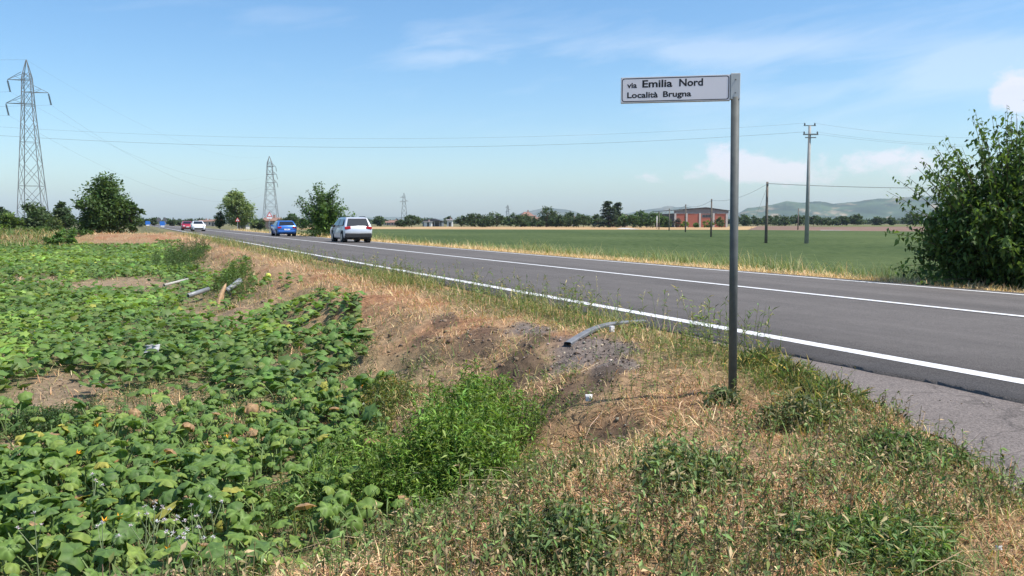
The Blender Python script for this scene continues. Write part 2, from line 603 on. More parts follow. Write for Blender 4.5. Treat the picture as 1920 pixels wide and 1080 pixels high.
def cover(x, y):
    """fractions of the surface kinds at a place, left of the road"""
    s, l = sl(x, y)
    z = H(x, y, False)
    k = np.clip((z - Z_FIELD) / (-.125 - Z_FIELD), 0, 1)       # 0 field, 1 bank top
    soil = blobs(SOIL_P, x, y, 21); grav = blobs(GRAVEL_P, x, y, 22, .6); dark = blobs(DARK_P, x, y, 23, .8)
    weed = blobs(WEED_P, x, y, 24, .9)
    ramp = (s < 6.2) & (l < 5.0)
    n = fbm(s * .45, l * .45, 31, 4)
    verge = np.clip(1 - np.abs(l - 5.25 - (n - .5)) / .85, 0, 1) * (s > 4.8)
    inveg = np.clip((drive_edge(l) - s) / .15 + .2 + (fbm(s * 3, l * 3, 61, 3) - .5) * 3, 0, 1) * sstep(.9, 1.5, l)
    return dict(k=k, soil=soil, gravel=grav, dark=dark, weed=weed, verge=verge, drive=inveg, n=n, s=s, l=l, ramp=ramp)


def ground_colour(x, y):
    c = cover(x, y)
    s, l, k = c['s'], c['l'], c['k']
    e = lambda a: np.asarray(a)[:, None]
    n2 = fbm(s * 1.3, l * 1.3, 71, 4)
    fld = np.array([.25, .185, .12]); dry = np.array([.33, .215, .125]); red = np.array([.28, .145, .08])
    grn = np.array([.09, .11, .04]); gry = np.array([.165, .142, .128]); drk = np.array([.085, .062, .046])
    C = fld[None] * e(1 - k) + dry[None] * e(k)
    C = C + (red - dry)[None] * e(k * np.clip((n2 - .5) * 5, 0, 1))
    C = C + (grn[None] - C) * e(np.clip(c['verge'] * .6 + c['weed'] * .5, 0, .8))
    C = C + (grn[None] * 1.1 - C) * e((1 - k) * (1 - c['soil']) * .35)
    C = C + (gry[None] - C) * e(c['gravel'] * .9)
    C = C + (drk[None] - C) * e(c['dark'] * .75)
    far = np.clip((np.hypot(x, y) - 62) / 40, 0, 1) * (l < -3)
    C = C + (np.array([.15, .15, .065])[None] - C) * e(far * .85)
    r = l > 14
    C[r] = np.array([.24, .17, .085])
    rr = (l > 16.2)
    C[rr] = np.array([.09, .11, .045])
    out = (l < -60) | (l > 80) | (s > 130)
    C[out] = np.array([.16, .15, .075])
    return np.clip(C * (.85 + .3 * e(n2)), 0, 1)


def axis(*segs):
    return np.unique(np.round(np.concatenate([np.asarray(q) for q in segs]), 4))


def geo_seg(a, b, n):
    return np.sign(a) * np.geomspace(abs(a), abs(b), n)


M_GROUND = ground_mat()


def build_ground():
    S = axis(-np.geomspace(7000, 3, 26), np.arange(-3, 1.5, .25), np.arange(1.5, 15, .07), 15 * 1.012 ** np.arange(0, 175), np.geomspace(122, 7000, 40))
    Lx = axis(-np.geomspace(7000, 12, 60), np.arange(-12, -4, .2), np.arange(-4, 6.1, .07), np.arange(6.1, 15, .9), np.arange(15, 19.6, .2), np.geomspace(19.8, 7000, 60))
    s, l = np.meshgrid(S, Lx, indexing='ij')
    x, y = xy(s.ravel(), l.ravel())
    z = H(x, y)
    V = np.stack([x, y, z], 1)
    a, b = len(S), len(Lx)
    idx = np.arange(a * b).reshape(a, b)
    T = np.stack([idx[:-1, :-1].ravel(), idx[:-1, 1:].ravel(), idx[1:, 1:].ravel(), idx[1:, :-1].ravel()], 1)
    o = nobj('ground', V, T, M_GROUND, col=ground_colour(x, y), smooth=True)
    # normals up
    tag(o, 'dry grassy bank and field soil beside the road', None, kind='structure')


build_ground()

M_ROAD = asphalt_mat('road_asphalt', .109, .5, 80, .6, (1.11, 1, .92))
M_OLD = asphalt_mat('old_asphalt', .150, .6, 75, .9, (1.17, 1, .90), False, True)
M_PAINT = paint_mat()


def road_z(l):
    return -.019 * abs(l - L_MID)


def strip(name, prof, s0, s1, mat, n=60, edge=None):
    """sheet along the road through cross-section points (l, z)"""
    S = np.concatenate([np.linspace(s0, 60, n), np.geomspace(61, s1, 24)])
    V = []; T = []
    m = len(prof)
    for i, s in enumerate(S):
        for j, (l, z) in enumerate(prof):
            dl = edge(s, j) if edge else 0
            x, y = xy(s, l + dl)
            V.append((x, y, z))
    for i in range(len(S) - 1):
        for j in range(m - 1):
            a = i * m + j
            T.append((a, a + 1, a + m + 1, a + m))
    return nobj(name, V, T, mat)


def rag(s, j):
    if j in (0, 1): return (fbm(np.array(s * 1.7), np.array(.5), 91, 3) - .5) * .12
    if j in (8, 9): return (fbm(np.array(s * .7), np.array(7.5), 92, 3) - .5) * .18
    return 0


prof = [(A_NEAR - .02, -.2), (A_NEAR, road_z(A_NEAR))] + [(l, road_z(l)) for l in (7.5, 9, L_MID - .3, L_MID + .3, 12, 13.5)] + [(A_FAR, road_z(A_FAR)), (A_FAR + .02, -.3)]
tag(strip('road', prof, -25, 2500, M_ROAD, 700, rag), kind='structure')
for lc, w in ((L_NEAR, .19), (L_MID, .15), (L_FAR, .16)):
    tag(strip('road_marking', [(lc - w / 2, road_z(lc - w / 2) + .004), (lc + w / 2, road_z(lc + w / 2) + .004)], -25, 2000, M_PAINT, 80), kind='structure')


def build_drive():
    S = np.arange(-8, 8.5, .035); Lx = np.append(np.arange(.8, A_NEAR - .03, .035), A_NEAR + .04)
    ss, ll = np.meshgrid(S, Lx, indexing='ij')
    ns = fbm(ss * 2.4, ll * 2.4, 61, 5) - .5
    ok = (ss < drive_edge(ll) + ns * .6) & (ll > 1.0 + ns * .6)
    x, y = xy(ss, ll)
    z = np.where(ll > A_NEAR - .01, -.125, H(x, y)) + .012
    idx = np.arange(ss.size).reshape(ss.shape)
    q = ok[:-1, :-1] & ok[1:, :-1] & ok[:-1, 1:] & ok[1:, 1:]
    T = np.stack([idx[:-1, :-1][q], idx[:-1, 1:][q], idx[1:, 1:][q], idx[1:, :-1][q]], 1)
    u, inv = np.unique(T.ravel(), return_inverse=True)
    V = np.stack([x.ravel(), y.ravel(), z.ravel()], 1)[u]
    return nobj('driveway', V, inv.reshape(T.shape), M_OLD, smooth=True)


tag(build_drive(), kind='structure')

# fields of the plain on the right, sheets a little above the ground
def sheet(name, pts, z, mat, thick=.0):
    mb = MB(); mb.add([(p[0], p[1], z) for p in pts], [tuple(range(len(pts)))])
    return tag(mb.build(name, mat), kind='structure')


def plain_pt(px, py, z=Z_PLAIN):
    d = px_dir(px, py); t = (z - CAMZ) / d[2]
    return d[0] * t, d[1] * t


M_CROP = field_mat('crop_green', (.044, .070, .026), (.092, .122, .048), 1.6)
M_STUB = field_mat('stubble', (.36, .235, .12), (.46, .32, .17), .8)
M_PLOW = field_mat('ploughed_soil', (.17, .11, .085), (.23, .155, .12), .8)
M_MEAD = field_mat('meadow_green', (.11, .14, .05), (.16, .17, .07), .6)


def rowpts(l0, s0, s1):
    return [xy(s0, l0), xy(s1, l0)]


cg = [xy(8, 19.0), xy(-5, 60), plain_pt(2060, 437), plain_pt(1700, 434.2), plain_pt(1400, 431.4), plain_pt(1000, 430.6), plain_pt(640, 429.6), plain_pt(590, 430.0), xy(120, 19.0)]
sheet('crop_field', cg, Z_PLAIN + .05, M_CROP)


def crop_canopy():
    """uneven top of the low crop near the road"""
    S = np.arange(-12, 165, .45); Lx = np.concatenate([np.arange(18.9, 70, .35), np.geomspace(70, 150, 60)])
    s, l = np.meshgrid(S, Lx, indexing='ij')
    s = s + rng.uniform(-.15, .15, s.shape); l = l + rng.uniform(-.1, .1, l.shape)
    x, y = xy(s.ravel(), l.ravel())
    row = .5 + .5 * np.sin((l.ravel() * .93 + s.ravel() * .2) * 2 * math.pi / 1.4)
    e = np.clip((l.ravel() - 18.9) / 1.2, 0, 1) * np.clip((150 - l.ravel()) / 30, 0, 1) * np.clip((165 - s.ravel()) / 30, 0, 1)
    z = Z_PLAIN + .06 + e * (.05 + .10 * fbm(x * 1.1, y * 1.1, 401, 3) + .03 * row + .05 * fbm(x * .12, y * .12, 402, 2))
    # only over the crop, short of the stubble
    idx = np.arange(s.size).reshape(s.shape)
    T = np.stack([idx[:-1, :-1].ravel(), idx[:-1, 1:].ravel(), idx[1:, 1:].ravel(), idx[1:, :-1].ravel()], 1)
    F_ = y[T].mean(1)
    T = T[F_ < 150]
    o = nobj('crop_canopy', np.stack([x, y, z], 1), T, M_CROP, smooth=True)
    tag(o, 'low green crop covering the field beyond the road', kind='stuff')


crop_canopy()
st = [plain_pt(520, 431), plain_pt(640, 430.1), plain_pt(1000, 430.9), plain_pt(1400, 431.7), plain_pt(1420, 424.8), plain_pt(1000, 425.0), plain_pt(600, 425.4)]
sheet('stubble_field', st, Z_PLAIN + .035, M_STUB)
pl = [plain_pt(1400, 431.6), plain_pt(1700, 434.4), plain_pt(2060, 437.4), plain_pt(2060, 423.6), plain_pt(1400, 424.2)]
sheet('ploughed_field', pl, Z_PLAIN + .022, M_PLOW)
md = [plain_pt(1500, 425.2), plain_pt(2060, 424.6), plain_pt(2060, 421.6), plain_pt(1600, 422.2)]
sheet('meadow', md, Z_PLAIN + .06, M_MEAD)
sheet('farm_track', [plain_pt(1535, 431.9), plain_pt(1578, 432.1), plain_pt(1600, 432.5), plain_pt(1540, 432.5)], Z_PLAIN + .075, plain('pale_gravel', (.5, .46, .42), .9))
sheet('farm_yard', [plain_pt(1155, 429.8), plain_pt(1200, 430.6), plain_pt(1176, 427.6), plain_pt(1166, 427.6)], Z_PLAIN + .08, plain('pale_gravel', (.5, .46, .42), .9))


# ------------------------------------------------------------------ hills
def ridge(name, prof_px, D, depth, seed, c1, c2):
    """a range of hills: skyline heights given at picture columns, built D metres out"""
    xs = np.array([p[0] for p in prof_px], float); ys = np.array([p[1] for p in prof_px], float)
    px = np.arange(xs[0], xs[-1] + 1, 2.5)
    base = np.interp(px, xs, ys)
    az = np.arctan((px - 960) / FPX)
    hgt = (417 - base) / FPX * D
    rows = 44
    V = []; C = []
    for j in range(rows):
        t = j / (rows - 1)                  # 0 front foot, .6 crest, 1 back foot
        env = np.sin(np.clip(t / .62, 0, 1) * math.pi / 2) ** 1.3 if t < .62 else np.cos((t - .62) / .38 * math.pi / 2) ** 1.0
        dd = D + (t - .62) * depth
        X = np.tan(az) * dd; Y = np.full_like(X, dd)
        n = fbm(X / 330, Y / 330, seed, 6, .6)
        h = hgt * env * (1 - .55 * (1 - env) * n * 1.2) + (n - .5) * 62 * (env if t < .6 else 0) * np.clip(1 - abs(t - .62) * 0, 0, 1) * (1 if abs(t - .62) > .03 else .35)
        V.append(np.stack([X, Y, np.maximum(h, -3) + Z_PLAIN], 1))
        q = np.clip((fbm(X / 90, Y / 150, seed + 5, 4) - .60) * 7, 0, 1) * np.clip(1.35 - t * 1.7, 0, 1)
        m_ = np.clip((fbm(X / 130, Y / 130, seed + 9, 4) - .5) * 2.4 + .5, 0, 1)
        C.append(np.array(c1)[None] * (.6 + .8 * m_[:, None]) * (1 - q[:, None]) + np.array(c2)[None] * q[:, None])
    V = np.concatenate(V); C = np.concatenate(C)
    n_ = len(px); idx = np.arange(rows * n_).reshape(rows, n_)
    T = np.stack([idx[:-1, :-1].ravel(), idx[:-1, 1:].ravel(), idx[1:, 1:].ravel(), idx[1:, :-1].ravel()], 1)
    o = nobj(name, V, T, M_HILL, col=C, smooth=True)
    return tag(o, kind='structure')


def hill_mat():
    m, nt, b = nodes_mat('hillside')
    a = nt.nodes.new('ShaderNodeAttribute'); a.attribute_name = 'Col'
    nt.links.new(a.outputs['Color'], b.inputs['Base Color'])
    b.inputs['Roughness'].default_value = 1; b.inputs['Specular IOR Level'].default_value = 0
    return m


M_HILL = hill_mat()
ridge('hills', [(1330, 417), (1372, 410), (1400, 393), (1440, 385), (1472, 377), (1500, 380), (1535, 378), (1560, 382), (1600, 379), (1625, 375), (1660, 374),
                (1700, 371), (1760, 368), (1840, 362), (1930, 365), (2050, 372), (2200, 390), (2300, 416)], 6400, 1800, 5, (.060, .088, .042), (.36, .28, .18))
ridge('hills', [(900, 416.5), (930, 411), (965, 404), (990, 396), (1015, 391), (1035, 390), (1062, 393), (1090, 401), (1120, 406), (1165, 402), (1200, 395), (1225, 391), (1252, 388),
                (1270, 391), (1290, 388), (1315, 394), (1350, 399), (1390, 398), (1430, 396), (1480, 404), (1500, 416)], 8200, 1500, 15, (.09, .11, .07), (.25, .22, .16))
ridge('hills', [(560, 416.6), (620, 411), (680, 407), (720, 409), (780, 408), (840, 411), (880, 407), (920, 410), (960, 412), (1010, 416.6)], 9000, 900, 25, (.09, .11, .07), (.2, .18, .13))

# the air between here and the hills
def build_haze():
    m = bpy.data.materials.new('haze_air'); m.use_nodes = True
    nt = m.node_tree; nt.nodes.clear()
    out = nt.nodes.new('ShaderNodeOutputMaterial')
    v = nt.nodes.new('ShaderNodeVolumePrincipled')
    v.inputs['Color'].default_value = (.72, .86, 1, 1)
    v.inputs['Density'].default_value = HAZE
    v.inputs['Anisotropy'].default_value = 0
    nt.links.new(v.outputs[0], out.inputs['Volume'])
    mb = MB(); mb.box((0, 0, 145), (20600, 20600, 300))
    o = mb.build('haze', m)
    tag(o, kind='stuff')


HAZE = 7.0e-5
build_haze()

# ------------------------------------------------------------------ vegetation helpers
def place(tv, tt, P, sx, sy, sz, yaw, tilt, roll=None):
    """copies of a template, tilted about X, rolled about Y, turned about Z and moved to P"""
    P = np.asarray(P, float); n = len(P)
    f = lambda a: np.broadcast_to(np.asarray(a, float), (n,))[:, None]
    X = tv[None, :, 0] * f(sx); Y = tv[None, :, 1] * f(sy); Z = tv[None, :, 2] * f(sz)
    c, s = np.cos(f(tilt)), np.sin(f(tilt))
    Y, Z = Y * c - Z * s, Y * s + Z * c
    if roll is not None:
        c, s = np.cos(f(roll)), np.sin(f(roll))
        X, Z = X * c + Z * s, -X * s + Z * c
    c, s = np.cos(f(yaw)), np.sin(f(yaw))
    X, Y = X * c - Y * s, X * s + Y * c
    V = np.stack([X, Y, Z], 2) + P[:, None, :]
    T = tt[None] + (np.arange(n) * len(tv))[:, None, None]
    return V.reshape(-1, 3), T.reshape(-1, tt.shape[1])


def rep(col, k):
    return np.repeat(np.asarray(col), k, axis=0)


def join(parts):
    V = []; T = []; C = []; b = 0
    for v, t, c in parts:
        V.append(v); T.append(t + b); C.append(c); b += len(v)
    return np.concatenate(V), np.concatenate(T), np.concatenate(C)


A_ = lambda *a: np.array(a, float)
BLADE_V = A_((-.5, 0, 0), (.5, 0, 0), (-.36, .13, .5), (.36, .13, .5), (0, .5, .92))
BLADE_T = np.array([(0, 1, 3), (0, 3, 2), (2, 3, 4)])
LEAF_V = A_((0, 0, 0), (-.5, .38, .10), (0, .42, 0), (.5, .38, .10), (0, 1, -.06))
LEAF_T = np.array([(0, 2, 1), (0, 3, 2), (1, 2, 4), (2, 3, 4)])
CARD_V = A_((0, 0, 0), (-.5, .45, .12), (.5, .45, .12), (0, 1, 0))
CARD_T = np.array([(0, 2, 1), (1, 2, 3)])
STEM_V = A_((-.5, 0, 0), (.5, 0, 0), (0, .5, 0), (-.3, 0, 1), (.3, 0, 1), (0, .3, 1))
STEM_T = np.array([(0, 1, 4), (0, 4, 3), (1, 2, 5), (1, 5, 4), (2, 0, 3), (2, 3, 5)])


def colours(n, base, var=.2, hue=.1, alt=None, palt=0.):
    c = np.array(base)[None] * (1 + var * rng.normal(size=(n, 1))) * (1 + hue * rng.normal(size=(n, 3)))
    if alt is not None:
        m = rng.random(n) < palt
        c[m] = np.array(alt)[None] * (1 + var * rng.normal(size=(m.sum(), 1)))
    return np.clip(c, .008, .9)


def in_view(x, y, z, mx=220, my=260):
    px, py, d = proj(np.stack([x, y, z], 1))
    return (px > -mx) & (px < 1920 + mx) & (py < 1080 + my) & (d > 1.2)


def scatter(bands, prob, lmin, lmax, smin=-4, smax=120):
    """points on the ground, density per square metre given for distance bands"""
    out = []
    for (r0, r1, dens, size) in bands:
        ss0, ss1 = max(smin, r0 * -.3 if r0 < 3 else smin), min(smax, r1 + 1)
        l0, l1 = max(lmin, -r1), min(lmax, r1)
        if ss1 <= ss0 or l1 <= l0: continue
        n = int((ss1 - ss0) * (l1 - l0) * dens)
        for _ in range(max(1, n // 400000 + 1)):
            m = n // max(1, n // 400000 + 1)
            s = rng.uniform(ss0, ss1, m); l = rng.uniform(l0, l1, m)
            x, y = xy(s, l)
            r = np.hypot(x, y)
            ok = (r >= r0) & (r < r1) & (y > .8)
            x, y = x[ok], y[ok]
            z0 = np.full(len(x), -.5)
            ok = in_view(x, y, z0, 260, 420)
            x, y = x[ok], y[ok]
            p = prob(x, y)
            ok = rng.random(len(x)) < p
            x, y = x[ok], y[ok]
            out.append(np.stack([x, y, H(x, y), np.full(len(x), size)], 1))
    return np.concatenate(out) if out else np.zeros((0, 4))


def herb(P, h, lean, nleaf, ln, wd, droop, dstd, start=.15, scol=(.12, .15, .05), stem_w=.006, lcol=(.07, .13, .03), lvar=.25, alt=None, palt=0, bend=1.6):
    """leafy stems: returns stem and leaf arrays"""
    n = len(P)
    h = np.broadcast_to(h, (n,)); az = rng.uniform(0, 2 * math.pi, n)
    le = np.abs(rng.normal(0, lean, n))
    K = nleaf
    t = np.sort(rng.uniform(start, 1, (n, K)), 1)
    off = (le[:, None] * h[:, None]) * t ** bend
    X = P[:, 0:1] + np.cos(az)[:, None] * off; Y = P[:, 1:2] + np.sin(az)[:, None] * off
    Z = P[:, 2:3] + h[:, None] * t * np.sqrt(np.clip(1 - (le[:, None] * t ** (bend - 1)) ** 2 * .5, .2, 1))
    Q = np.stack([X, Y, Z], 2).reshape(-1, 3)
    m = len(Q)
    size = np.clip(rng.normal(1, .25, m), .5, 1.7) * np.repeat(np.clip(h / h.mean(), .6, 1.4), K)
    lv, lt = place(LEAF_V, LEAF_T, Q, wd * size, ln * size, ln * size, rng.uniform(0, 2 * math.pi, m), rng.normal(droop, dstd, m), rng.normal(0, .35, m))
    lc = colours(m, lcol, lvar, .08, alt, palt)
    plant = np.repeat(1 + .22 * rng.normal(size=(n, 1)), K, 0)
    lc = np.clip(lc * plant, .008, .9)
    # stem as two straight pieces
    parts = []
    for a, b in ((0, .5), (.5, 1)):
        pa = np.stack([P[:, 0] + np.cos(az) * le * h * a ** bend, P[:, 1] + np.sin(az) * le * h * a ** bend, P[:, 2] + h * a * np.sqrt(np.clip(1 - (le * a ** (bend - 1)) ** 2 * .5, .2, 1))], 1)
        pb = np.stack([P[:, 0] + np.cos(az) * le * h * b ** bend, P[:, 1] + np.sin(az) * le * h * b ** bend, P[:, 2] + h * b * np.sqrt(np.clip(1 - (le * b ** (bend - 1)) ** 2 * .5, .2, 1))], 1)
        d = pb - pa; ll = np.linalg.norm(d, axis=1)
        tl = np.arccos(np.clip(d[:, 2] / np.maximum(ll, 1e-5), -1, 1))
        sv, st_ = place(STEM_V, STEM_T, pa, stem_w, stem_w, ll, np.arctan2(d[:, 1], d[:, 0]) - math.pi / 2, -tl)
        parts.append((sv, st_, rep(colours(n, scol, .2), 6)))
    return join(parts), (lv, lt, rep(lc, 5))


# ------------------------------------------------------------------ dry grass, green grass
BUSH_P = [wpatch(830, 905, 190, 1.2), wpatch(720, 930, 110, 1.2), wpatch(940, 830, 90, 1.2), wpatch(870, 760, 75, 1.3)]


def pump_mask(x, y):
    c = cover(x, y)
    s, l, k = c['s'], c['l'], c['k']
    n = fbm(s * .55, l * .55, 131, 3)
    edge = np.interp(s, [4, 7, 8.5, 10, 13, 30, 90], [1.0, 1.2, 1.5, 2.2, 2.6, 2.6, 2.6]) + (n - .5) * 2.4
    m = np.clip((edge - l) * 2.0, 0, 1) * (k < .55)
    up = np.clip((fbm(s * .3, l * .4, 141, 3) - .5) * 9, 0, 1) * (s > 13) * (k < .9) * (l < 4.1)
    m = np.maximum(m, up * .8)
    m = np.maximum(m, blobs([wpatch(625, 650, 70, 2.2), wpatch(560, 600, 70, 2.2), wpatch(600, 700, 90, 2), wpatch(650, 585, 40, 2.5)], x, y, 27, .5))
    m = m * (1 - c['soil']) * (1 - blobs(BUSH_P, x, y, 25, .2))
    gap = blobs([wpatch(405, 570, 85, 3.0), wpatch(335, 548, 50, 3.0), wpatch(480, 560, 60, 3.0), wpatch(90, 785, 170, 2.2), wpatch(300, 775, 190, 2.2), wpatch(460, 790, 110, 2.0), wpatch(470, 900, 60, 1.6), wpatch(590, 830, 60, 2.0), wpatch(560, 1010, 40, 1.6)], x, y, 26, .5)
    m = m * (1 - .92 * gap)
    far = (s > 78 - (l + 4) * .6) | (s > 92)
    return np.where(far, 0, m)


def p_dry(x, y):
    c = cover(x, y)
    s, l = c['s'], c['l']
    n = fbm(s * 1.1, l * 1.1, 151, 3)
    p = (.25 + .75 * np.maximum(c['k'], .55 * (l > -.6) * (s < 12))) * np.clip((n - .22) * 3, .15, 1)
    p = p * (1 - .93 * c['gravel']) * (1 - .8 * c['dark']) * (1 - c['drive']) * (1 - .4 * c['weed'])
    p = p * (1 - .7 * pump_mask(x, y)) * (1 - .75 * c['verge'])
    return np.where(l > A_NEAR - .12, 0, p)


def blades(P, length, width, lvar, tilt, tstd, col, var, alt=None, palt=0):
    n = len(P)
    ln = length * np.clip(rng.normal(1, lvar, n), .35, 2.2) * P[:, 3]
    return place(BLADE_V, BLADE_T, P[:, :3], width * P[:, 3] * rng.uniform(.6, 1.5, n), ln, ln, rng.uniform(0, 2 * math.pi, n), -np.abs(rng.normal(tilt, tstd, n))) + (rep(colours(n, col, var, .06, alt, palt), 5),)


BND = [(0, 4.5, 4200, .85), (4.5, 7.5, 2300, 1), (7.5, 12, 950, 1.25), (12, 22, 300, 1.8), (22, 45, 65, 2.7), (45, 95, 15, 4.0)]
P = scatter(BND, p_dry, -30, 6)
v, t, c_ = blades(P, .085, .0048, .45, .95, .4, (.57, .40, .225), .28, (.40, .21, .11), .3)
tag(nobj('dry_grass', v, t, M_DRY, col=c_), 'short straw coloured dry grass covering the roadside bank', kind='stuff')
# lying straw stalks
P = scatter([(0, 5, 130, 1), (5, 9, 70, 1.1), (9, 16, 22, 1.4)], p_dry, -8, 5.6)
v, t, c_ = blades(P, .30, .0062, .5, 1.32, .2, (.64, .48, .29), .25)
tag(nobj('straw_litter', v, t, M_DRY, col=c_), 'loose pale straw stalks lying over the bank', kind='stuff')


def p_green(x, y):
    c = cover(x, y)
    s, l = c['s'], c['l']
    n = fbm(s * .8, l * .8, 161, 3)
    edge_drive = np.clip(1 - np.abs(s - drive_edge(l) - .6) / 1.0, 0, 1) * (l > .8) * (s < 7.5)
    low = (1 - c['k']) * np.clip((n - .38) * 5, 0, 1) * .5
    corner = sstep(1.6, 3.6, l) * (s < 5.2) * np.clip((fbm(s * 1.1, l * 1.1, 77, 3) - .30) * 5, 0, 1) * 1.0
    p = c['verge'] * np.clip((n - .2) * 2.2, .1, 1) + edge_drive * .9 + c['weed'] * .5 + .12 + low + corner
    p = p * (1 - .95 * c['gravel']) * (1 - c['drive']) * (1 - .85 * c['soil'])
    return np.where(l > A_NEAR - .06, 0, np.clip(p, 0, 1))


P = scatter([(0, 4.5, 1500, .8), (4.5, 8, 900, 1), (8, 13, 380, 1.2), (13, 24, 120, 1.7), (24, 50, 34, 2.4), (50, 95, 9, 3.6)], p_green, -30, 6)
v, t, c_ = blades(P, .11, .0052, .5, .6, .35, (.105, .165, .045), .3, (.30, .25, .10), .3)
tag(nobj('green_grass', v, t, M_GRASS, col=c_), 'green grass along the tarmac edge and over the bank', kind='stuff')


# taller airy weeds along the tarmac edge, with pale seed heads
def p_verge(x, y):
    c = cover(x, y)
    n = fbm(c['s'] * .35, c['l'] * .35, 171, 3)
    return c['verge'] * np.clip((n - .34) * 4.5, 0, 1) * (c['s'] > 6.3) * (c['l'] < A_NEAR - .1)


P = scatter([(5, 12, 130, 1), (12, 25, 75, 1.25), (25, 60, 26, 1.7), (60, 95, 8, 2.2)], p_verge, 3, 6)
hh = np.clip(rng.normal(.34, .13, len(P)), .10, .7)
(sv, st_, sc_), (lv, lt, lc) = herb(P[:, :3], hh, .3, 13, .045, .008, .5, .5, .1, (.16, .19, .07), .005, (.13, .19, .06), .3, (.34, .29, .14), .25)
tag(nobj('verge_weeds', *join([(sv, st_, sc_), (lv, lt, lc)])[:2], M_GRASS, col=join([(sv, st_, sc_), (lv, lt, lc)])[2]), 'airy thin weeds with fine leaves along the tarmac edge', kind='stuff')

# uneven tall grass on the brow of the bank, half hiding the painted line
def p_brow(x, y):
    s, l = sl(x, y)
    n = fbm(s * .22, l * .8, 177, 3); n2 = fbm(s * 1.3, l * 1.3, 178, 2)
    return np.clip(1 - np.abs(l - 5.55) / .45, 0, 1) * np.clip((n - .34) * 5, .08, 1) * np.clip((n2 - .25) * 2.5, .1, 1) * sstep(7.2, 10, s)


P = scatter([(7, 13, 420, 1), (13, 25, 400, 1.3), (25, 45, 220, 1.9), (45, 110, 70, 3.0)], p_brow, 4.8, 5.93, 6, 110)
n = len(P)
ln = np.clip(rng.normal(.30, .11, n), .07, .6) * (1 + .15 * (P[:, 3] - 1))
cc = colours(n, (.15, .20, .07), .25, .07); m = rng.random(n) < .42; cc[m] = colours(m.sum(), (.46, .36, .19), .2)
v, t = place(BLADE_V, BLADE_T, P[:, :3], .0065 * P[:, 3], ln, ln, rng.uniform(0, 6.28, n), -np.abs(rng.normal(.3, .2, n)))
tag(nobj('brow_grass', v, t, M_GRASS, col=rep(cc, 5)), 'uneven tall grass on the brow of the bank beside the tarmac', kind='stuff')


# rough grass and weeds behind the pumpkin field
def p_rough(x, y):
    s, l = sl(x, y)
    n = fbm(s * .12, l * .12, 187, 3)
    return np.clip((n - .3) * 3, .12, 1) * (s > 70 - (l + 4) * .55) * (l < -5)


P = scatter([(55, 95, 26, 1), (95, 150, 9, 1.6)], p_rough, -90, -4, 40, 150)
n = len(P); ln = np.clip(rng.normal(.45, .2, n), .12, 1.1) * (.4 + 1.2 * fbm(P[:, 0] * .15, P[:, 1] * .15, 188, 3))
cc = colours(n, (.095, .145, .045), .25, .07); m = rng.random(n) < .3; cc[m] = colours(m.sum(), (.36, .29, .15), .2)
v, t = place(BLADE_V, BLADE_T, P[:, :3], .05 * P[:, 3], ln, ln, rng.uniform(0, 6.28, n), -np.abs(rng.normal(.4, .25, n)))
tag(nobj('rough_grass', v, t, M_GRASS, col=rep(cc, 5)), 'rough green grass behind the pumpkin field', kind='stuff')

# a few tall oat-like stalks by the tarmac
SEEDS = [hit(px, py) for px, py in ((1240, 606), (1262, 600), (1273, 606), (1285, 610), (1230, 604), (1320, 622), (1200, 596), (1120, 585), (1005, 560), (900, 546), (742, 520), (705, 505), (1090, 580), (960, 552))]
for i, p in enumerate(SEEDS):
    e = empty('grass_stalk', p, 0, 'tall pale seeding grass stalk at the edge of the tarmac', 'grass stalk', 'tall seeding stalks along the tarmac')
    hh = rng.uniform(.38, .62); a = rng.uniform(0, 6.28); le = rng.uniform(.05, .16)
    mb = MB(); pts = [(math.cos(a) * le * q * q, math.sin(a) * le * q * q, hh * q - .02) for q in np.linspace(0, 1, 6)]
    mb.path(pts, [.0035] * 5 + [.0015], 4); mb.build('stalk', plain('straw_stalk', (.34, .32, .16), .8), e)
    q = np.array([pts[-1]] * 16) * 1.0
    f = rng.uniform(.62, 1.06, 16)
    q = np.stack([math.cos(a) * le * f ** 2, math.sin(a) * le * f ** 2, hh * f - .02], 1)
    v, t = place(CARD_V, CARD_T, q, .010, .035, .035, rng.uniform(0, 6.28, 16), rng.normal(.9, .4, 16))
    nobj('seed_head', v, t, M_DRY, e, rep(colours(16, (.55, .48, .28), .15), 4))['kind'] = 'stuff'


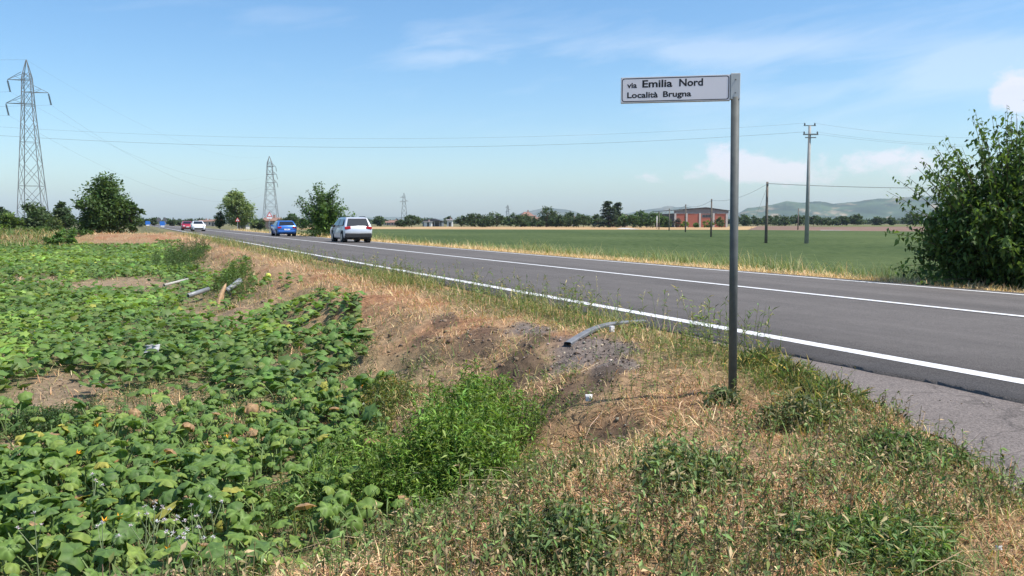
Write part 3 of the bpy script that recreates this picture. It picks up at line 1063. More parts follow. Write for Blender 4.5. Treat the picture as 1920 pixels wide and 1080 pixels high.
# ------------------------------------------------------------------ central bright green weed clump and the other weed clumps
def weed_clump(px, py, rpx, stretch, n, h, label, ln=.06, wd=.016, droop=.25, dstd=.5, nleaf=16, lcol=(.115, .20, .035), alt=None, palt=0, lean=.3, name='weed_clump', dome=True):
    cx, cy, rx, ry = wpatch(px, py, rpx, stretch)
    base = np.array([cx, cy, float(H(cx, cy))])
    d = np.array([cx, cy]) / math.hypot(cx, cy)
    r = np.sqrt(rng.random(n)); a = rng.uniform(0, 6.28, n)
    wob = 1 + .28 * np.sin(3 * a + rng.uniform(0, 6)) + .18 * np.sin(5 * a + rng.uniform(0, 6)) + .12 * rng.normal(size=n)
    u, w = r * np.cos(a) * rx * wob, r * np.sin(a) * ry * wob
    x = cx + u * d[1] + w * d[0]; y = cy - u * d[0] + w * d[1]
    z = H(x, y)
    s, l = sl(x, y)
    ok = l < A_NEAR - .15
    x, y, z, r = x[ok], y[ok], z[ok], r[ok]
    hh = h * (1 - .55 * r ** 2 if dome else np.ones_like(r)) * np.clip(rng.normal(1, .22, len(x)), .4, 1.5) * (.6 + .8 * fbm(x * 3, y * 3, int(px), 2))
    e = empty(name, base, 0, label, 'weeds', None)
    Pl = np.stack([x, y, z], 1) - base
    (sv, st_, sc_), (lv, lt, lc) = herb(Pl, hh, lean, nleaf, ln, wd, droop, dstd, .12, tuple(np.array(lcol) * .9), .006, lcol, .25, alt, palt)
    nobj('stems', sv, st_, M_GRASS, e, sc_)['kind'] = 'stuff'
    nobj('leaves', lv, lt, M_LEAF, e, lc)['kind'] = 'stuff'
    return e


weed_clump(830, 935, 185, 1.0, 1000, .54, 'large bright green weed clump growing in the ditch below the bank', .046, .0115, .2, .55, 24, (.135, .225, .04), (.20, .26, .07), .15)
weed_clump(880, 800, 80, 1.4, 330, .38, 'small bright green weed clump climbing the bank above the large one', .046, .0115, .2, .55, 18, (.13, .22, .036))
weed_clump(720, 760, 60, 2.2, 160, .28, 'low thin green weeds on the straw slope beside the white scrap', .06, .010, .6, .5, 12, (.13, .17, .05), (.3, .25, .1), .2)
weed_clump(650, 900, 80, 1.3, 260, .3, 'loose low green weeds spreading from the large clump towards the pumpkins', .046, .011, .2, .55, 16, (.12, .20, .042), (.24, .26, .09), .15)
weed_clump(560, 960, 80, 1.3, 300, .2, 'low fine green weeds between the pumpkins and the wilted ramp plants', .036, .009, .2, .55, 14, (.115, .185, .045), (.24, .26, .09), .15)
weed_clump(1285, 905, 105, 1.3, 230, .20, 'dark drooping weed clump in the straw in front of the street sign', .036, .011, -.6, .55, 15, (.125, .18, .065), (.30, .25, .13), .25)
weed_clump(1060, 1045, 135, 1.1, 260, .17, 'dark leafy weed clump among pale wilted plants on the ramp', .032, .010, -.4, .6, 14, (.12, .175, .06), (.28, .24, .12), .2)
weed_clump(1630, 1030, 190, 1.1, 520, .10, 'wide dark green weed patch at the foot of the driveway', .032, .008, .1, .6, 13, (.115, .18, .052), (.29, .24, .12), .12)
weed_clump(1500, 800, 60, 1.5, 150, .20, 'wilted green weeds between the street sign and the driveway', .046, .012, -.5, .5, 12, (.12, .15, .06), (.33, .27, .13), .3)
weed_clump(1355, 755, 34, 1.4, 60, .16, 'little weed tuft at the foot of the street sign', .045, .012, -.6, .5, 11, (.10, .14, .055), (.33, .27, .13), .2)
for (px_, py_, lb) in ((1425, 690, 'upright green grass tuft just right of the street sign'), (1490, 722, 'upright green grass tuft between the sign and the tarmac corner'), (1560, 760, 'tallest green grass tuft at the corner of the driveway tarmac')):
    weed_clump(px_, py_, 58, 1.8, 120, .10, lb, .085, .0028, .95, .4, 8, (.17, .235, .085), (.48, .40, .22), .3, .4, 'grass_tuft')
weed_clump(1690, 860, 100, 1.2, 300, .08, 'low green weeds creeping onto the driveway tarmac', .04, .011, 0, .5, 12, (.085, .14, .04))
weed_clump(90, 805, 110, 1.0, 420, .18, 'low dark weed mat between the pumpkin rows', .035, .010, .2, .6, 14, (.06, .11, .035))
weed_clump(340, 500, 52, 6.0, 420, .85, 'feathery grey green tall weeds at the foot of the bank', .11, .012, .7, .45, 18, (.075, .125, .045), None, 0, .22)
weed_clump(945, 545, 38, 3.0, 200, .34, 'feathery green weed tuft at the edge of the tarmac', .07, .007, .6, .45, 16, (.10, .15, .05))
weed_clump(785, 520, 20, 3.5, 90, .32, 'small dark weed tuft on the bank at the worn white line', .07, .007, .6, .45, 14, (.09, .14, .05))
weed_clump(440, 530, 40, 5.0, 260, .5, 'green weeds on the slope around the broken pipe', .10, .018, .4, .5, 14, (.10, .16, .045))


# small green herbs scattered through the straw
def p_herb(x, y):
    c = cover(x, y)
    n = fbm(c['s'] * .8, c['l'] * .8, 191, 3); n2 = fbm(c['s'] * 2.5, c['l'] * 2.5, 192, 2)
    q = np.clip((n - .44) * 5, 0, 1) * np.clip((n2 - .35) * 3, 0, 1) * (c['k'] > .12)
    return np.clip(q + c['weed'] * .25 + c['verge'] * .3, 0, 1) * (1 - .95 * c['gravel']) * (1 - c['drive']) * (c['l'] < A_NEAR - .15)


P = scatter([(0, 4.5, 170, .9), (4.5, 8, 110, 1), (8, 14, 60, 1.15), (14, 30, 16, 1.6), (30, 70, 4, 2.4)], p_herb, -12, 6)
hh = np.clip(rng.normal(.13, .05, len(P)), .04, .3) * P[:, 3]
(sv, st_, sc_), (lv, lt, lc) = herb(P[:, :3], hh, .4, 11, .030, .008, .15, .6, .1, (.13, .16, .06), .004, (.115, .175, .05), .3, (.33, .27, .14), .15)
J = join([(sv, st_, sc_), (lv, lt, lc)])
tag(nobj('bank_herbs', J[0], J[1], M_GRASS, col=J[2]), 'small green herbs scattered through the straw of the bank', kind='stuff')


# pale wilting ground plants over the ramp top
def p_wilt(x, y):
    c = cover(x, y)
    n = fbm(c['s'] * 1.5, c['l'] * 1.5, 181, 3)
    q = np.clip((n - .34) * 4, 0, 1) * (c['k'] > .55) * (c['s'] < 4.3 + (fbm(c['s'], c['l'], 7, 2) - .5) * 2.5)
    return q * (1 - c['drive']) * (c['l'] < 4.8)


P = scatter([(0, 4, 420, 1), (4, 7, 260, 1)], p_wilt, -8, 5)
hh = np.clip(rng.normal(.15, .05, len(P)), .05, .3)
(sv, st_, sc_), (lv, lt, lc) = herb(P[:, :3], hh, .5, 10, .026, .009, -.5, .65, .15, (.22, .17, .10), .004, (.135, .19, .065), .3, (.36, .275, .16), .25)
J = join([(sv, st_, sc_), (lv, lt, lc)])
tag(nobj('wilted_weeds', J[0], J[1], M_DRY, col=J[2]), 'pale half wilted leafy weeds over the ramp', kind='stuff')


# ------------------------------------------------------------------ pumpkin field
def pump_leaf(rings, droop, seed, n=15):
    r_ = np.random.default_rng(seed)
    V = [(0, 0, 0)]; T = []
    for j, rr in enumerate(rings):
        for i in range(n):
            a = 2 * math.pi * i / n
            lob = .84 + .19 * math.cos(5 * a) if j == len(rings) - 1 else 1
            if abs(a - math.pi) < .01 and j == len(rings) - 1: lob *= .55
            q = rr * lob * (1 + .07 * r_.normal())
            ph = droop * q * 1.25
            fold = -.075 * math.cos(5 * a) * q * (1 + droop)
            V.append((math.cos(a) * math.sin(ph) / max(droop * 1.25, .05) if droop > .05 else math.cos(a) * q,
                      math.sin(a) * math.sin(ph) / max(droop * 1.25, .05) if droop > .05 else math.sin(a) * q,
                      -(1 - math.cos(ph)) / max(droop * 1.25, .05) - fold + .02 * r_.normal()))
    for i in range(n): T.append((0, 1 + i, 1 + (i + 1) % n))
    for j in range(len(rings) - 1):
        b0 = 1 + j * n; b1 = b0 + n
        for i in range(n):
            k = (i + 1) % n
            T += [(b0 + i, b1 + i, b1 + k), (b0 + i, b1 + k, b0 + k)]
    return np.array(V), np.array(T)


PL_NEAR = [pump_leaf((.34, .7, 1), d, i) for i, d in enumerate((.35, .7, 1.05, 1.3))]
PL_FAR = [pump_leaf((1,), d, i + 9, 10) for i, d in enumerate((.4, .75, 1.1))]
P_GREEN = (.115, .187, .047)

# nearest plants, one by one
leaf_me = []
for i, (lv, lt) in enumerate(PL_NEAR):
    for kcol, cc in enumerate(((.088, .155, .042), (.120, .197, .044), (.178, .247, .055), (.30, .29, .06), (.33, .21, .11))):
        vein = np.ones((len(lv), 1)); vein[0] = 1.35; vein[1::3] = 1.28
        edge = np.ones((len(lv), 3)); edge[-15:] = (1.1, 1.0, .8)
        leaf_me.append(mesh('pumpkin_leaf', lv, lt, M_LEAF, np.tile(np.array(cc), (len(lv), 1)) * vein * edge * (1 + .10 * rng.normal(size=(len(lv), 1))), smooth=True))
M_STALK = plain('pumpkin_stalk', (.15, .22, .07), .7, 0, .2, 12)
M_FLOWER = plain('pumpkin_flower', (.85, .42, .03), .6, 0, .2, 20)
fl = MB()
for i in range(5):
    a = 2 * math.pi * i / 5
    c0, s0 = math.cos(a), math.sin(a)
    fl.add([(0, 0, 0), (.022 * math.cos(a - .5), .022 * math.sin(a - .5), .03), (.05 * c0, .05 * s0, .055), (.022 * math.cos(a + .5), .022 * math.sin(a + .5), .03)], [(0, 1, 2, 3)])
flower_me = bpy.data.meshes.new('flower'); flower_me.from_pydata(fl.v, [], fl.f); flower_me.materials.append(M_FLOWER)

stalk_variants = []
for kvar in range(5):
    r_ = random.Random(kvar)
    mb = MB(); tips = []
    nl = 15
    ang = r_.uniform(0, 6.28)
    vine = [(math.cos(ang) * q * .75 + .05 * math.sin(q * 7), math.sin(ang) * q * .75 + .05 * math.cos(q * 6), .03) for q in np.linspace(-.5, .5, 7)]
    mb.path(vine, .009, 5)
    for i in range(nl):
        q = vine[r_.randrange(7)]
        a = r_.uniform(0, 6.28); rr = r_.uniform(.03, .17); hz = r_.uniform(.08, .34)
        tip = (q[0] + math.cos(a) * rr, q[1] + math.sin(a) * rr, hz)
        mb.path([q, (q[0] + math.cos(a) * rr * .35, q[1] + math.sin(a) * rr * .35, hz * .55), tip], [.007, .006, .005], 5)
        tips.append(tip)
    me = bpy.data.meshes.new('stalks'); me.from_pydata(mb.v, [], mb.f); me.materials.append(M_STALK)
    stalk_variants.append((me, tips))

P = scatter([(0, 10.2, 30.0, 1)], lambda x, y: pump_mask(x, y) * (cover(x, y)['k'] < .3), -14, 3.0)
# thin out plants closer than .28 m
keep = []
P = P[P[:, 1] > 4.4]
for p in P[np.argsort(P[:, 1])]:
    if all((p[0] - q[0]) ** 2 + (p[1] - q[1]) ** 2 > .21 ** 2 for q in keep): keep.append(p)
keep = keep[:210]
NEAR_PL = np.array([[p[0], p[1]] for p in keep]) if keep else np.zeros((0, 2))
for i, p in enumerate(keep):
    me, tips = stalk_variants[i % 5]
    e = empty('pumpkin_plant', p[:3], random.uniform(0, 6.28), '', 'pumpkin plant', 'pumpkin plants nearest the ramp')
    link(bpy.data.objects.new('stalks', me), e)
    yel = random.random() < .12
    for tpt in tips:
        kc = random.choice((3, 3, 4)) if (random.random() < (.3 if yel else 0)) else 4 if random.random() < .012 else random.choice((0, 0, 1, 1, 1, 2))
        lo = link(bpy.data.objects.new('leaf', leaf_me[random.choice((0, 1, 1, 2, 2, 3, 3)) * 5 + kc]), e)
        lo.location = tpt
        sc = random.choice((1, 1, .8, .55)) * random.uniform(.062, .118)
        lo.scale = (sc, sc, sc)
        lo.rotation_euler = (random.gauss(0, .42), random.gauss(0, .42), random.uniform(0, 6.28))
    flo = random.random() < .16
    ye = any(ch.name.startswith('leaf') and ch.get('yellow') for ch in [])
    tag(e, ('wilting pumpkin plant with yellowing leaves among green ones below the ramp' if yel else 'green drooping pumpkin plant bearing an orange flower below the ramp' if flo else 'wilting all green pumpkin plant without flowers in the field below the ramp'))
    if flo and not yel:
        lo = link(bpy.data.objects.new('flower', flower_me), e)
        lo.location = (random.uniform(-.2, .2), random.uniform(-.2, .2), random.uniform(.16, .3))
        lo.rotation_euler = (random.gauss(.5, .4), 0, random.uniform(0, 6.28)); lo.scale = (.55, .55, .8)


def p_pump_far(x, y):
    return pump_mask(x, y)


parts = []
for bi, bnd in enumerate([(10.2, 15, 105, 1.0), (15, 24, 74, 1.1), (24, 40, 48, 1.3), (40, 90, 24, 1.7)]):
    P = scatter([bnd], p_pump_far, -70, 4.3, -4, 80)
    n = len(P)
    if n == 0: continue
    which = rng.integers(0, 3, n)
    bank = cover(P[:, 0], P[:, 1])['k']
    for w in range(3):
        m = which == w
        q = P[m]; k = m.sum()
        lv, lt = (PL_NEAR[w] if bi == 0 else PL_FAR[w])
        if bi == 0: lv, lt = pump_leaf((.5, 1), (.4, .75, 1.1)[w], w + 3)
        hgt = rng.uniform(.05, .36, k) * (1 - .6 * np.clip(bank[m] * 1.6, 0, 1))
        pos = np.stack([q[:, 0], q[:, 1], q[:, 2] + hgt], 1)
        sc = rng.uniform(.06, .125, k) * q[:, 3]
        v, t = place(lv, lt, pos, sc, sc, sc, rng.uniform(0, 6.28, k), rng.normal(0, .32, k), rng.normal(0, .32, k))
        light = np.clip((fbm(q[:, 0] * .5, q[:, 1] * .5, 201, 3) - .52) * 6, 0, 1)[:, None]
        cc = colours(k, P_GREEN, .22, .07, (.24, .25, .055), .012) * (1 + .55 * light * np.array([[1.2, 1, .5]]))
        parts.append((v, t, rep(cc, len(lv))))
J = join(parts)
tag(nobj('pumpkin_leaves', J[0], J[1], M_LEAF, col=J[2], smooth=True), 'dense green pumpkin leaves covering the low field', kind='stuff')


# fine low weeds and yellowing leaves on the field floor
def p_floor(x, y):
    c = cover(x, y)
    n = fbm(c['s'] * .9, c['l'] * .9, 211, 3)
    return (c['k'] < .6) * (1 - .9 * c['soil']) * np.clip((n - .3) * 3, .1, 1) * (c['s'] > 3)


P = scatter([(3, 8, 300, 1), (8, 14, 90, 1.3), (14, 30, 16, 2.0), (30, 70, 4, 3)], p_floor, -40, 4)
hh = np.clip(rng.normal(.12, .04, len(P)), .04, .25) * P[:, 3] ** .6
(sv, st_, sc_), (lv, lt, lc) = herb(P[:, :3], hh, .45, 7, .035, .011, .1, .6, .15, (.10, .13, .05), .004, (.085, .13, .045), .3, (.28, .24, .10), .12)
J = join([(sv, st_, sc_), (lv, lt, lc)])
tag(nobj('field_weeds', J[0], J[1], M_GRASS, col=J[2]), 'fine low weeds on the floor of the pumpkin field', kind='stuff')

# white thistle-like flower stalks at the field edge
FLW = [(345, 985), (265, 1005), (300, 1000), (330, 1030), (330, 1045), (250, 1010), (175, 1070), (55, 1075), (365, 1060), (160, 905), (385, 955), (268, 960)]
for (px, py) in FLW:
    p = hit(px + 20, min(py + 95, 1120))
    e = empty('thistle', p, random.uniform(0, 6.28), 'slender branching weed with small whitish tufted flowers among pumpkin leaves', 'flower', 'whitish tufted flowers among the pumpkins')
    mb = MB(); h0 = random.uniform(.34, .5)
    tips = [(0.03, 0, h0)]
    mb.path([(0, 0, -.02), (.015, 0, h0 * .5), (.03, 0, h0)], [.004, .003, .002], 4)
    for a in (1.0, 3.2):
        tp = (.03 + .09 * math.cos(a), .09 * math.sin(a), h0 * random.uniform(.8, .95)); tips.append(tp)
        mb.path([(.018, 0, h0 * .55), tp], [.003, .002], 4)
    mb.build('stalk', plain('thistle_stalk', (.22, .27, .14), .8), e)
    for tp in tips:
        q = np.array([tp] * 14)
        v, t = place(CARD_V, CARD_T, q, .008, .022, .022, rng.uniform(0, 6.28, 14), rng.normal(.8, .5, 14))
        nobj('flower_head', v, t, M_DRY, e, rep(colours(14, (.62, .58, .62), .1), 4))


# ------------------------------------------------------------------ right verge and crop
def p_rv(x, y):
    s, l = sl(x, y)
    n = fbm(s * .25, l * .6, 221, 3)
    return np.clip(1 - np.abs(l - 17.8) / 1.35, 0, 1) ** .7 * np.clip((n - .2) * 2.4, .2, 1)


P = scatter([(10, 22, 520, 1), (22, 40, 330, 1.25), (40, 70, 130, 1.7), (70, 150, 30, 2.6)], p_rv, 16.3, 19.3, -3, 150)
n_ = fbm(P[:, 0] * .3, P[:, 1] * .3, 231, 3)
n = len(P)
ln = np.clip(rng.normal(.50, .17, n), .12, 1.0) * (.45 + 1.0 * n_)
cc = colours(n, (.155, .195, .075), .25, .07)
m = rng.random(n) < np.clip((fbm(P[:, 0] * .22, P[:, 1] * .22, 241, 3) - .28) * 1.5, .08, .34)
cc[m] = colours(m.sum(), (.46, .39, .22), .2)
v, t = place(BLADE_V, BLADE_T, P[:, :3], .009 * P[:, 3], ln, ln, rng.uniform(0, 6.28, n), -np.abs(rng.normal(.2, .16, n)))
tag(nobj('verge_grass', v, t, M_GRASS, col=rep(cc, 5)), 'tall mixed green and pale grass on the far verge', kind='stuff')


def p_rs(x, y):
    s, l = sl(x, y)
    return np.clip(1 - np.abs(l - 15.75) / .85, 0, 1) ** .5 * np.clip((fbm(s * .8, l, 251, 2) - .15) * 2, .2, 1)


P = scatter([(10, 22, 1100, 1), (22, 40, 600, 1.3), (40, 70, 220, 1.8), (70, 150, 60, 2.8)], p_rs, 15.02, 16.6, -3, 150)
v, t, c_ = blades(P, .15, .010, .4, .8, .4, (.60, .44, .24), .22, (.30, .26, .11), .10)
tag(nobj('mown_straw', v, t, M_DRY, col=c_), 'mown tan straw along the far edge of the road', kind='stuff')

# ------------------------------------------------------------------ trees
def crown(w, h, n, leaf, col, nclump=40, seed=0, flat=1.0, low=.0, var=.25, asp=.5, hollow=.45, top=1.0):
    """leaf cards gathered in clumps through an uneven volume, base at z = 0"""
    r_ = np.random.default_rng(seed)
    d = r_.normal(size=(nclump, 3)); d /= np.linalg.norm(d, axis=1)[:, None]
    rad = r_.uniform(hollow, 1.0, nclump) ** .6
    lump = 1 + .26 * (fbm(d[:, 0] * 1.6 + 5, d[:, 2] * 1.6 + d[:, 1], seed + 3, 2) - .5) * 2
    C = d * (rad * lump)[:, None]
    t = (C[:, 2] + 1) / 2
    wid = np.interp(t, [0, .35, .7, 1], [.82 + low * .2, 1, .86 * top, .5 * top])
    C = C * np.stack([wid * w / 2, wid * w / 2 * flat, np.full(nclump, h / 2)], 1) * .86
    C[:, 2] += h / 2
    k = r_.integers(0, nclump, n)
    cr = np.clip(r_.normal(.20, .06, nclump), .09, .36) * min(w, h)
    g = r_.normal(size=(n, 3)); g /= np.linalg.norm(g, axis=1)[:, None]
    P = C[k] + g * (cr[k] * r_.random(n) ** .5)[:, None] * np.array([1, 1, .75])
    P[:, 2] = np.maximum(P[:, 2], .02 * h)
    L = leaf * np.clip(r_.normal(1, .3, n), .4, 1.8)
    v, t = place(CARD_V, CARD_T, P, L * asp, L, L, r_.uniform(0, 6.28, n), r_.normal(-.1, .6, n), r_.normal(0, .6, n))
    cc = np.array(col)[None] * (1 + var * .8 * r_.normal(size=(nclump, 1)))[k] * (1 + var * r_.normal(size=(n, 1))) * (1 + .05 * r_.normal(size=(n, 3)))
    return v, t, rep(np.clip(cc, .006, .6), 4), C


def trunk_mesh(h, r, C, nb, seed=0, base=-.15):
    rr = random.Random(seed)
    mb = MB()
    lean = (rr.uniform(-.05, .05) * h, rr.uniform(-.05, .05) * h)
    pts = [(lean[0] * q ** 2, lean[1] * q ** 2, base + (h - base) * q) for q in np.linspace(0, 1, 6)]
    mb.path(pts, [r * (1.25 - .95 * q) for q in np.linspace(0, 1, 6)], 8)
    idx = list(range(len(C))); rr.shuffle(idx)
    for i in idx[:nb]:
        q = rr.uniform(.25, .85); p0 = Vector((lean[0] * q ** 2, lean[1] * q ** 2, h * q)); p1 = Vector(C[i])
        if p1.z < p0.z - .1 * h: p0 = Vector((0, 0, max(.05, p1.z * .6)))
        mid = (p0 + p1) / 2 + Vector((rr.uniform(-.06, .06) * h, rr.uniform(-.06, .06) * h, .05 * h))
        mb.path([p0, mid, p1], [r * .42, r * .28, r * .1], 5)
    return mb


def tree(px, ytop, wpx, F, label, n=2500, leaf=.3, col=(.05, .09, .03), nclump=40, seed=0, name='tree', cat='tree', group=None, base_frac=.12, asp=.5, low=0., var=.25, zb=None, hollow=.45, top=1.0, trunk=True, flat=1.):
    p = at(px, 417, F)
    z0 = float(H(p[0], p[1], False)) if zb is None else zb
    topz = at(px, ytop, F)[2]
    h = topz - z0; w = wpx / FPX * F
    e = empty(name, (p[0], p[1], z0), 0, label, cat, group)
    v, t, c, C = crown(w, h * (1 - base_frac), n, leaf, col, nclump, seed, flat, low, var, asp, hollow, top)
    v = v + np.array([0, 0, h * base_frac]); C = C + np.array([0, 0, h * base_frac])
    nobj('crown', v, t, M_TREE, e, c)
    if trunk:
        trunk_mesh(h * .75, max(.06, .022 * h), C, 14, seed).build('trunk', M_BARK, e, True)
    return e


# left side of the road
tree(203, 322, 98, 84, 'dense dark green tree standing alone on the earth mound by the field', 15000, .30, (.058, .098, .030), 85, 1, base_frac=.05, low=.9, hollow=.3, zb=-.35)
tree(246, 372, 44, 84, 'low side shrub leaning against the lone dark tree on the mound', 2600, .28, (.045, .078, .025), 26, 2, 'shrub', 'shrub', base_frac=.02, low=1, zb=-.3, trunk=True)
tree(170, 392, 44, 83, 'low leafy shrub at the field side of the lone dark tree', 2600, .28, (.052, .088, .028), 26, 3, 'shrub', 'shrub', base_frac=.02, low=1, zb=-.6)
tree(60, 383, 72, 112, 'broad dark bush at the foot of the lattice pylon', 5200, .42, (.050, .078, .030), 44, 4, 'bush', 'bush', base_frac=.02, low=1)
tree(22, 398, 46, 104, 'yellowish green bush in front of the lattice pylon bushes', 3000, .40, (.085, .13, .03), 30, 5, 'bush', 'bush', base_frac=.02, low=1)
tree(4, 388, 40, 150, 'dark rounded tree far behind the yellowish bush', 2200, .55, (.04, .065, .028), 30, 6)
tree(122, 373, 46, 128, 'dark gap-crowned tree between the pylon bush and the lone tree', 4200, .42, (.045, .072, .028), 26, 7, base_frac=.2)
tree(92, 400, 40, 116, 'small dry-tipped bush right of the pylon bush', 2000, .36, (.075, .095, .035), 24, 8, 'bush', 'bush', base_frac=.02, low=1)
for i, (px, py, w, F, c) in enumerate(((95, 424, 70, 76, (.075, .12, .035)), (140, 430, 56, 70, (.07, .125, .03)), (40, 428, 66, 78, (.085, .12, .04)), (112, 438, 60, 66, (.07, .13, .03)))):
    tree(px, py, w, F, ('grey green weedy shrub at the end of the pumpkin field', 'bright green weedy shrub beside the bare earth mound', 'yellowing weedy shrub at the far corner of the pumpkin field', 'low green weedy shrub at the edge of the pumpkin leaves')[i],
         1800, .22, c, 24, 20 + i, 'shrub', 'shrub', base_frac=.0, low=1, trunk=True, flat=1.6)
# beyond the road on the left
tree(447, 355, 56, 165, 'pale green rounded tree with thin crown beyond the road', 8000, .42, (.135, .18, .07), 60, 9, base_frac=.12, top=1.2, low=.5, hollow=.3)
tree(412, 397, 20, 165, 'small dark tree beside the pale rounded tree', 1500, .40, (.05, .08, .03), 20, 10)
tree(545, 401, 34, 230, 'dark round tree behind the blue car', 1800, .6, (.045, .07, .03), 26, 11)
tree(566, 409, 30, 230, 'lower dark tree behind the blue car', 1400, .6, (.045, .07, .03), 22, 12)
tree(527, 410, 20, 230, 'small pale tree beside the brick hut', 900, .55, (.07, .10, .04), 18, 13)
tree(485, 411, 44, 200, 'low dark hedge shrub beside the brick hut', 1800, .5, (.04, .062, .028), 26, 14, 'shrub', 'shrub', base_frac=.0, low=1)


def fan_tree():
    """roadside tree with feathery shoots fanning upward"""
    F = 78.0
    p = at(607, 417, F); z0 = float(H(p[0], p[1], False)); h = at(607, 336, F)[2] - z0
    e = empty('tree', (p[0], p[1], z0), 0, 'roadside tree with feathery shoots fanning out beside the silver car', 'tree')
    r_ = np.random.default_rng(5)
    mb = MB(); Q = []
    mb.path([(0, 0, -.2), (.05, 0, .7), (0, .05, 1.4)], [.16, .12, .08], 8)
    for i in range(64):
        a = r_.uniform(0, 6.28); sp = abs(r_.normal(0, .5)); L = h * r_.uniform(.55, .98) * (1 - .28 * sp)
        pts = []
        for q in np.linspace(0, 1, 7):
            rr = math.sin(sp) * L * q ** 1.15
            pts.append((math.cos(a) * rr * 1.05, math.sin(a) * rr * 1.05, .5 + (L - .5) * q * math.cos(sp * q * .8)))
        mb.path(pts, [.05, .045, .04, .03, .022, .014, .006], 4)
        for q in r_.uniform(.18, 1.0, 120):
            k = min(5, int(q * 6)); f = q * 6 - k
            b = np.array(pts[k]) * (1 - f) + np.array(pts[k + 1]) * f
            Q.append(b + r_.normal(0, .15, 3) * (1.15 - .5 * q))
    for _ in range(3600):
        d = r_.normal(size=3); Q.append(np.array([d[0] * .95, d[1] * .95, 1.25 + d[2] * .75]))
    Q = np.array(Q); Q[:, 2] = np.maximum(Q[:, 2], .1); n = len(Q)
    L = np.clip(r_.normal(.26, .08, n), .1, .5)
    v, t = place(CARD_V, CARD_T, Q, L * .42, L, L, r_.uniform(0, 6.28, n), r_.normal(.1, .6, n), r_.normal(0, .5, n))
    low = np.clip(1.4 - Q[:, 2:3] / (h * .4), 0, 1)
    cc = np.array([[.055, .098, .028]]) * (1 + low * np.array([[.55, .5, .2]])) * (1 + .26 * r_.normal(size=(n, 1)))
    nobj('crown', v, t, M_TREE, e, rep(np.clip(cc, .01, .5), 4))
    mb.build('trunk', M_BARK, e, True)


fan_tree()


def big_shrub():
    """the big leafy shrub on the right verge: long shoots with hanging pointed leaves"""
    F = 18.2
    p = at(1912, 417, F); z0 = float(H(p[0], p[1], False)); h = at(1892, 190, F)[2] - z0
    e = empty('shrub', (p[0], p[1], z0), 0, 'big dark leafy shrub with hanging pointed leaves on the far verge', 'shrub')
    r_ = np.random.default_rng(9)
    mb = MB(); Q = []; S = []
    shoots = []
    for i in range(230):
        a = r_.uniform(0, 6.28); sp = abs(r_.normal(0, .66)); L = h * r_.uniform(.62, 1.08) * (1 - .20 * min(sp, 1.3))
        shoots.append((a, sp, L))
    # shoots that stand free against the sky on the left
    shoots += [(3.05, .42, h * .92), (3.2, .50, h * .93), (2.9, .36, h * .95), (3.3, .62, h * .86), (3.1, .85, h * .72), (2.8, .95, h * .66), (3.3, 1.1, h * .62), (3.0, 1.2, h * .60), (3.2, 1.32, h * .55), (3.6, .25, h * 1.0), (2.7, .2, h * 1.05)]
    for (a, sp, L) in shoots:
        a2 = a + r_.normal(0, .2)
        pts = []
        for q in np.linspace(0, 1, 9):
            rr = math.sin(sp) * L * q ** 1.05
            zz = L * q * math.cos(sp * (.75 + .25 * q)) - .05 * L * q ** 3
            pts.append((math.cos(a2) * rr + .12 * math.cos(a), math.sin(a2) * rr + .12 * math.sin(a), max(.08, zz)))
        mb.path(pts, [.024, .021, .018, .015, .012, .009, .007, .005, .003], 5)
        for q in np.concatenate([np.linspace(.22, 1, 44), r_.uniform(.2, .9, 62)]):
            k = min(7, int(q * 8)); f = q * 8 - k
            b = np.array(pts[k]) * (1 - f) + np.array(pts[k + 1]) * f
            Q.append(b + r_.normal(0, .05 + .10 * (1 - q), 3)); S.append(1.0 if q > .9 else 1.15)
    for _ in range(13000):
        d = r_.normal(size=3); d /= np.linalg.norm(d); rad = r_.random() ** .4
        Q.append(np.array([d[0] * 2.0 * rad, d[1] * 1.7 * rad, 1.3 + d[2] * 1.3 * rad])); S.append(1.1)
    Q = np.array(Q); S = np.array(S); Q[:, 2] = np.maximum(Q[:, 2], .12); n = len(Q)
    L = np.clip(r_.normal(.122, .028, n), .06, .2) * S
    v, t = place(LEAF_V, LEAF_T, Q, L * .46, L, L, r_.uniform(0, 6.28, n), r_.normal(-.75, .45, n), r_.normal(0, .35, n))
    cc = np.array([[.054, .094, .026]]) * (1 + .3 * r_.normal(size=(n, 1)))
    m = r_.random(n) < .16
    cc[m] = np.array([.082, .135, .032])
    lo = nobj('leaves', v, t, M_TREE, e, rep(np.clip(cc, .01, .4), 5)); lo['kind'] = 'stuff'
    mb.build('branches', M_BARK, e, True)['kind'] = 'stuff'


big_shrub()

# trees of the plain to the right of the road
PL = 'trees along the far side of the fields'
ROW = [(712, 406, 26, 420, 'lone round tree on the plain left of the dark barn tree', .042), (772, 402, 46, 330, 'broad dark tree standing against the grey barn', .040), (752, 412, 24, 340, 'low dark shrub beside the broad barn tree', .04),
       (843, 404, 10, 420, 'thin dark tree behind the white shed', .04), (1025, 386, 46, 345, 'largest round dark tree beside the red roofed house', .038), (1066, 399, 20, 360, 'pointed dark tree right of the largest round tree', .04),
       (1170, 403, 26, 318, 'small bright green tree in front of the dark conifer', .075), (1580, 403, 30, 520, 'round tree with a pale wall at its foot', .042), (1605, 402, 30, 520, 'broader round tree paired with the round tree by the pale wall', .042),
       (1645, 407, 22, 560, 'small round tree standing alone in front of the hills', .045), (1668, 407, 30, 560, 'flat crowned tree next to the small lone tree', .045), (1712, 397, 46, 470, 'dark spreading tree at the edge of the big shrub', .04)]
for i, (px, py, w, F, lab, g) in enumerate(ROW):
    tree(px, py, w, F, lab, 1500, F * .0022, (g, g * 1.6, g * .62), 28, 100 + i, base_frac=.06, low=.7, var=.22)
r_ = random.Random(3)
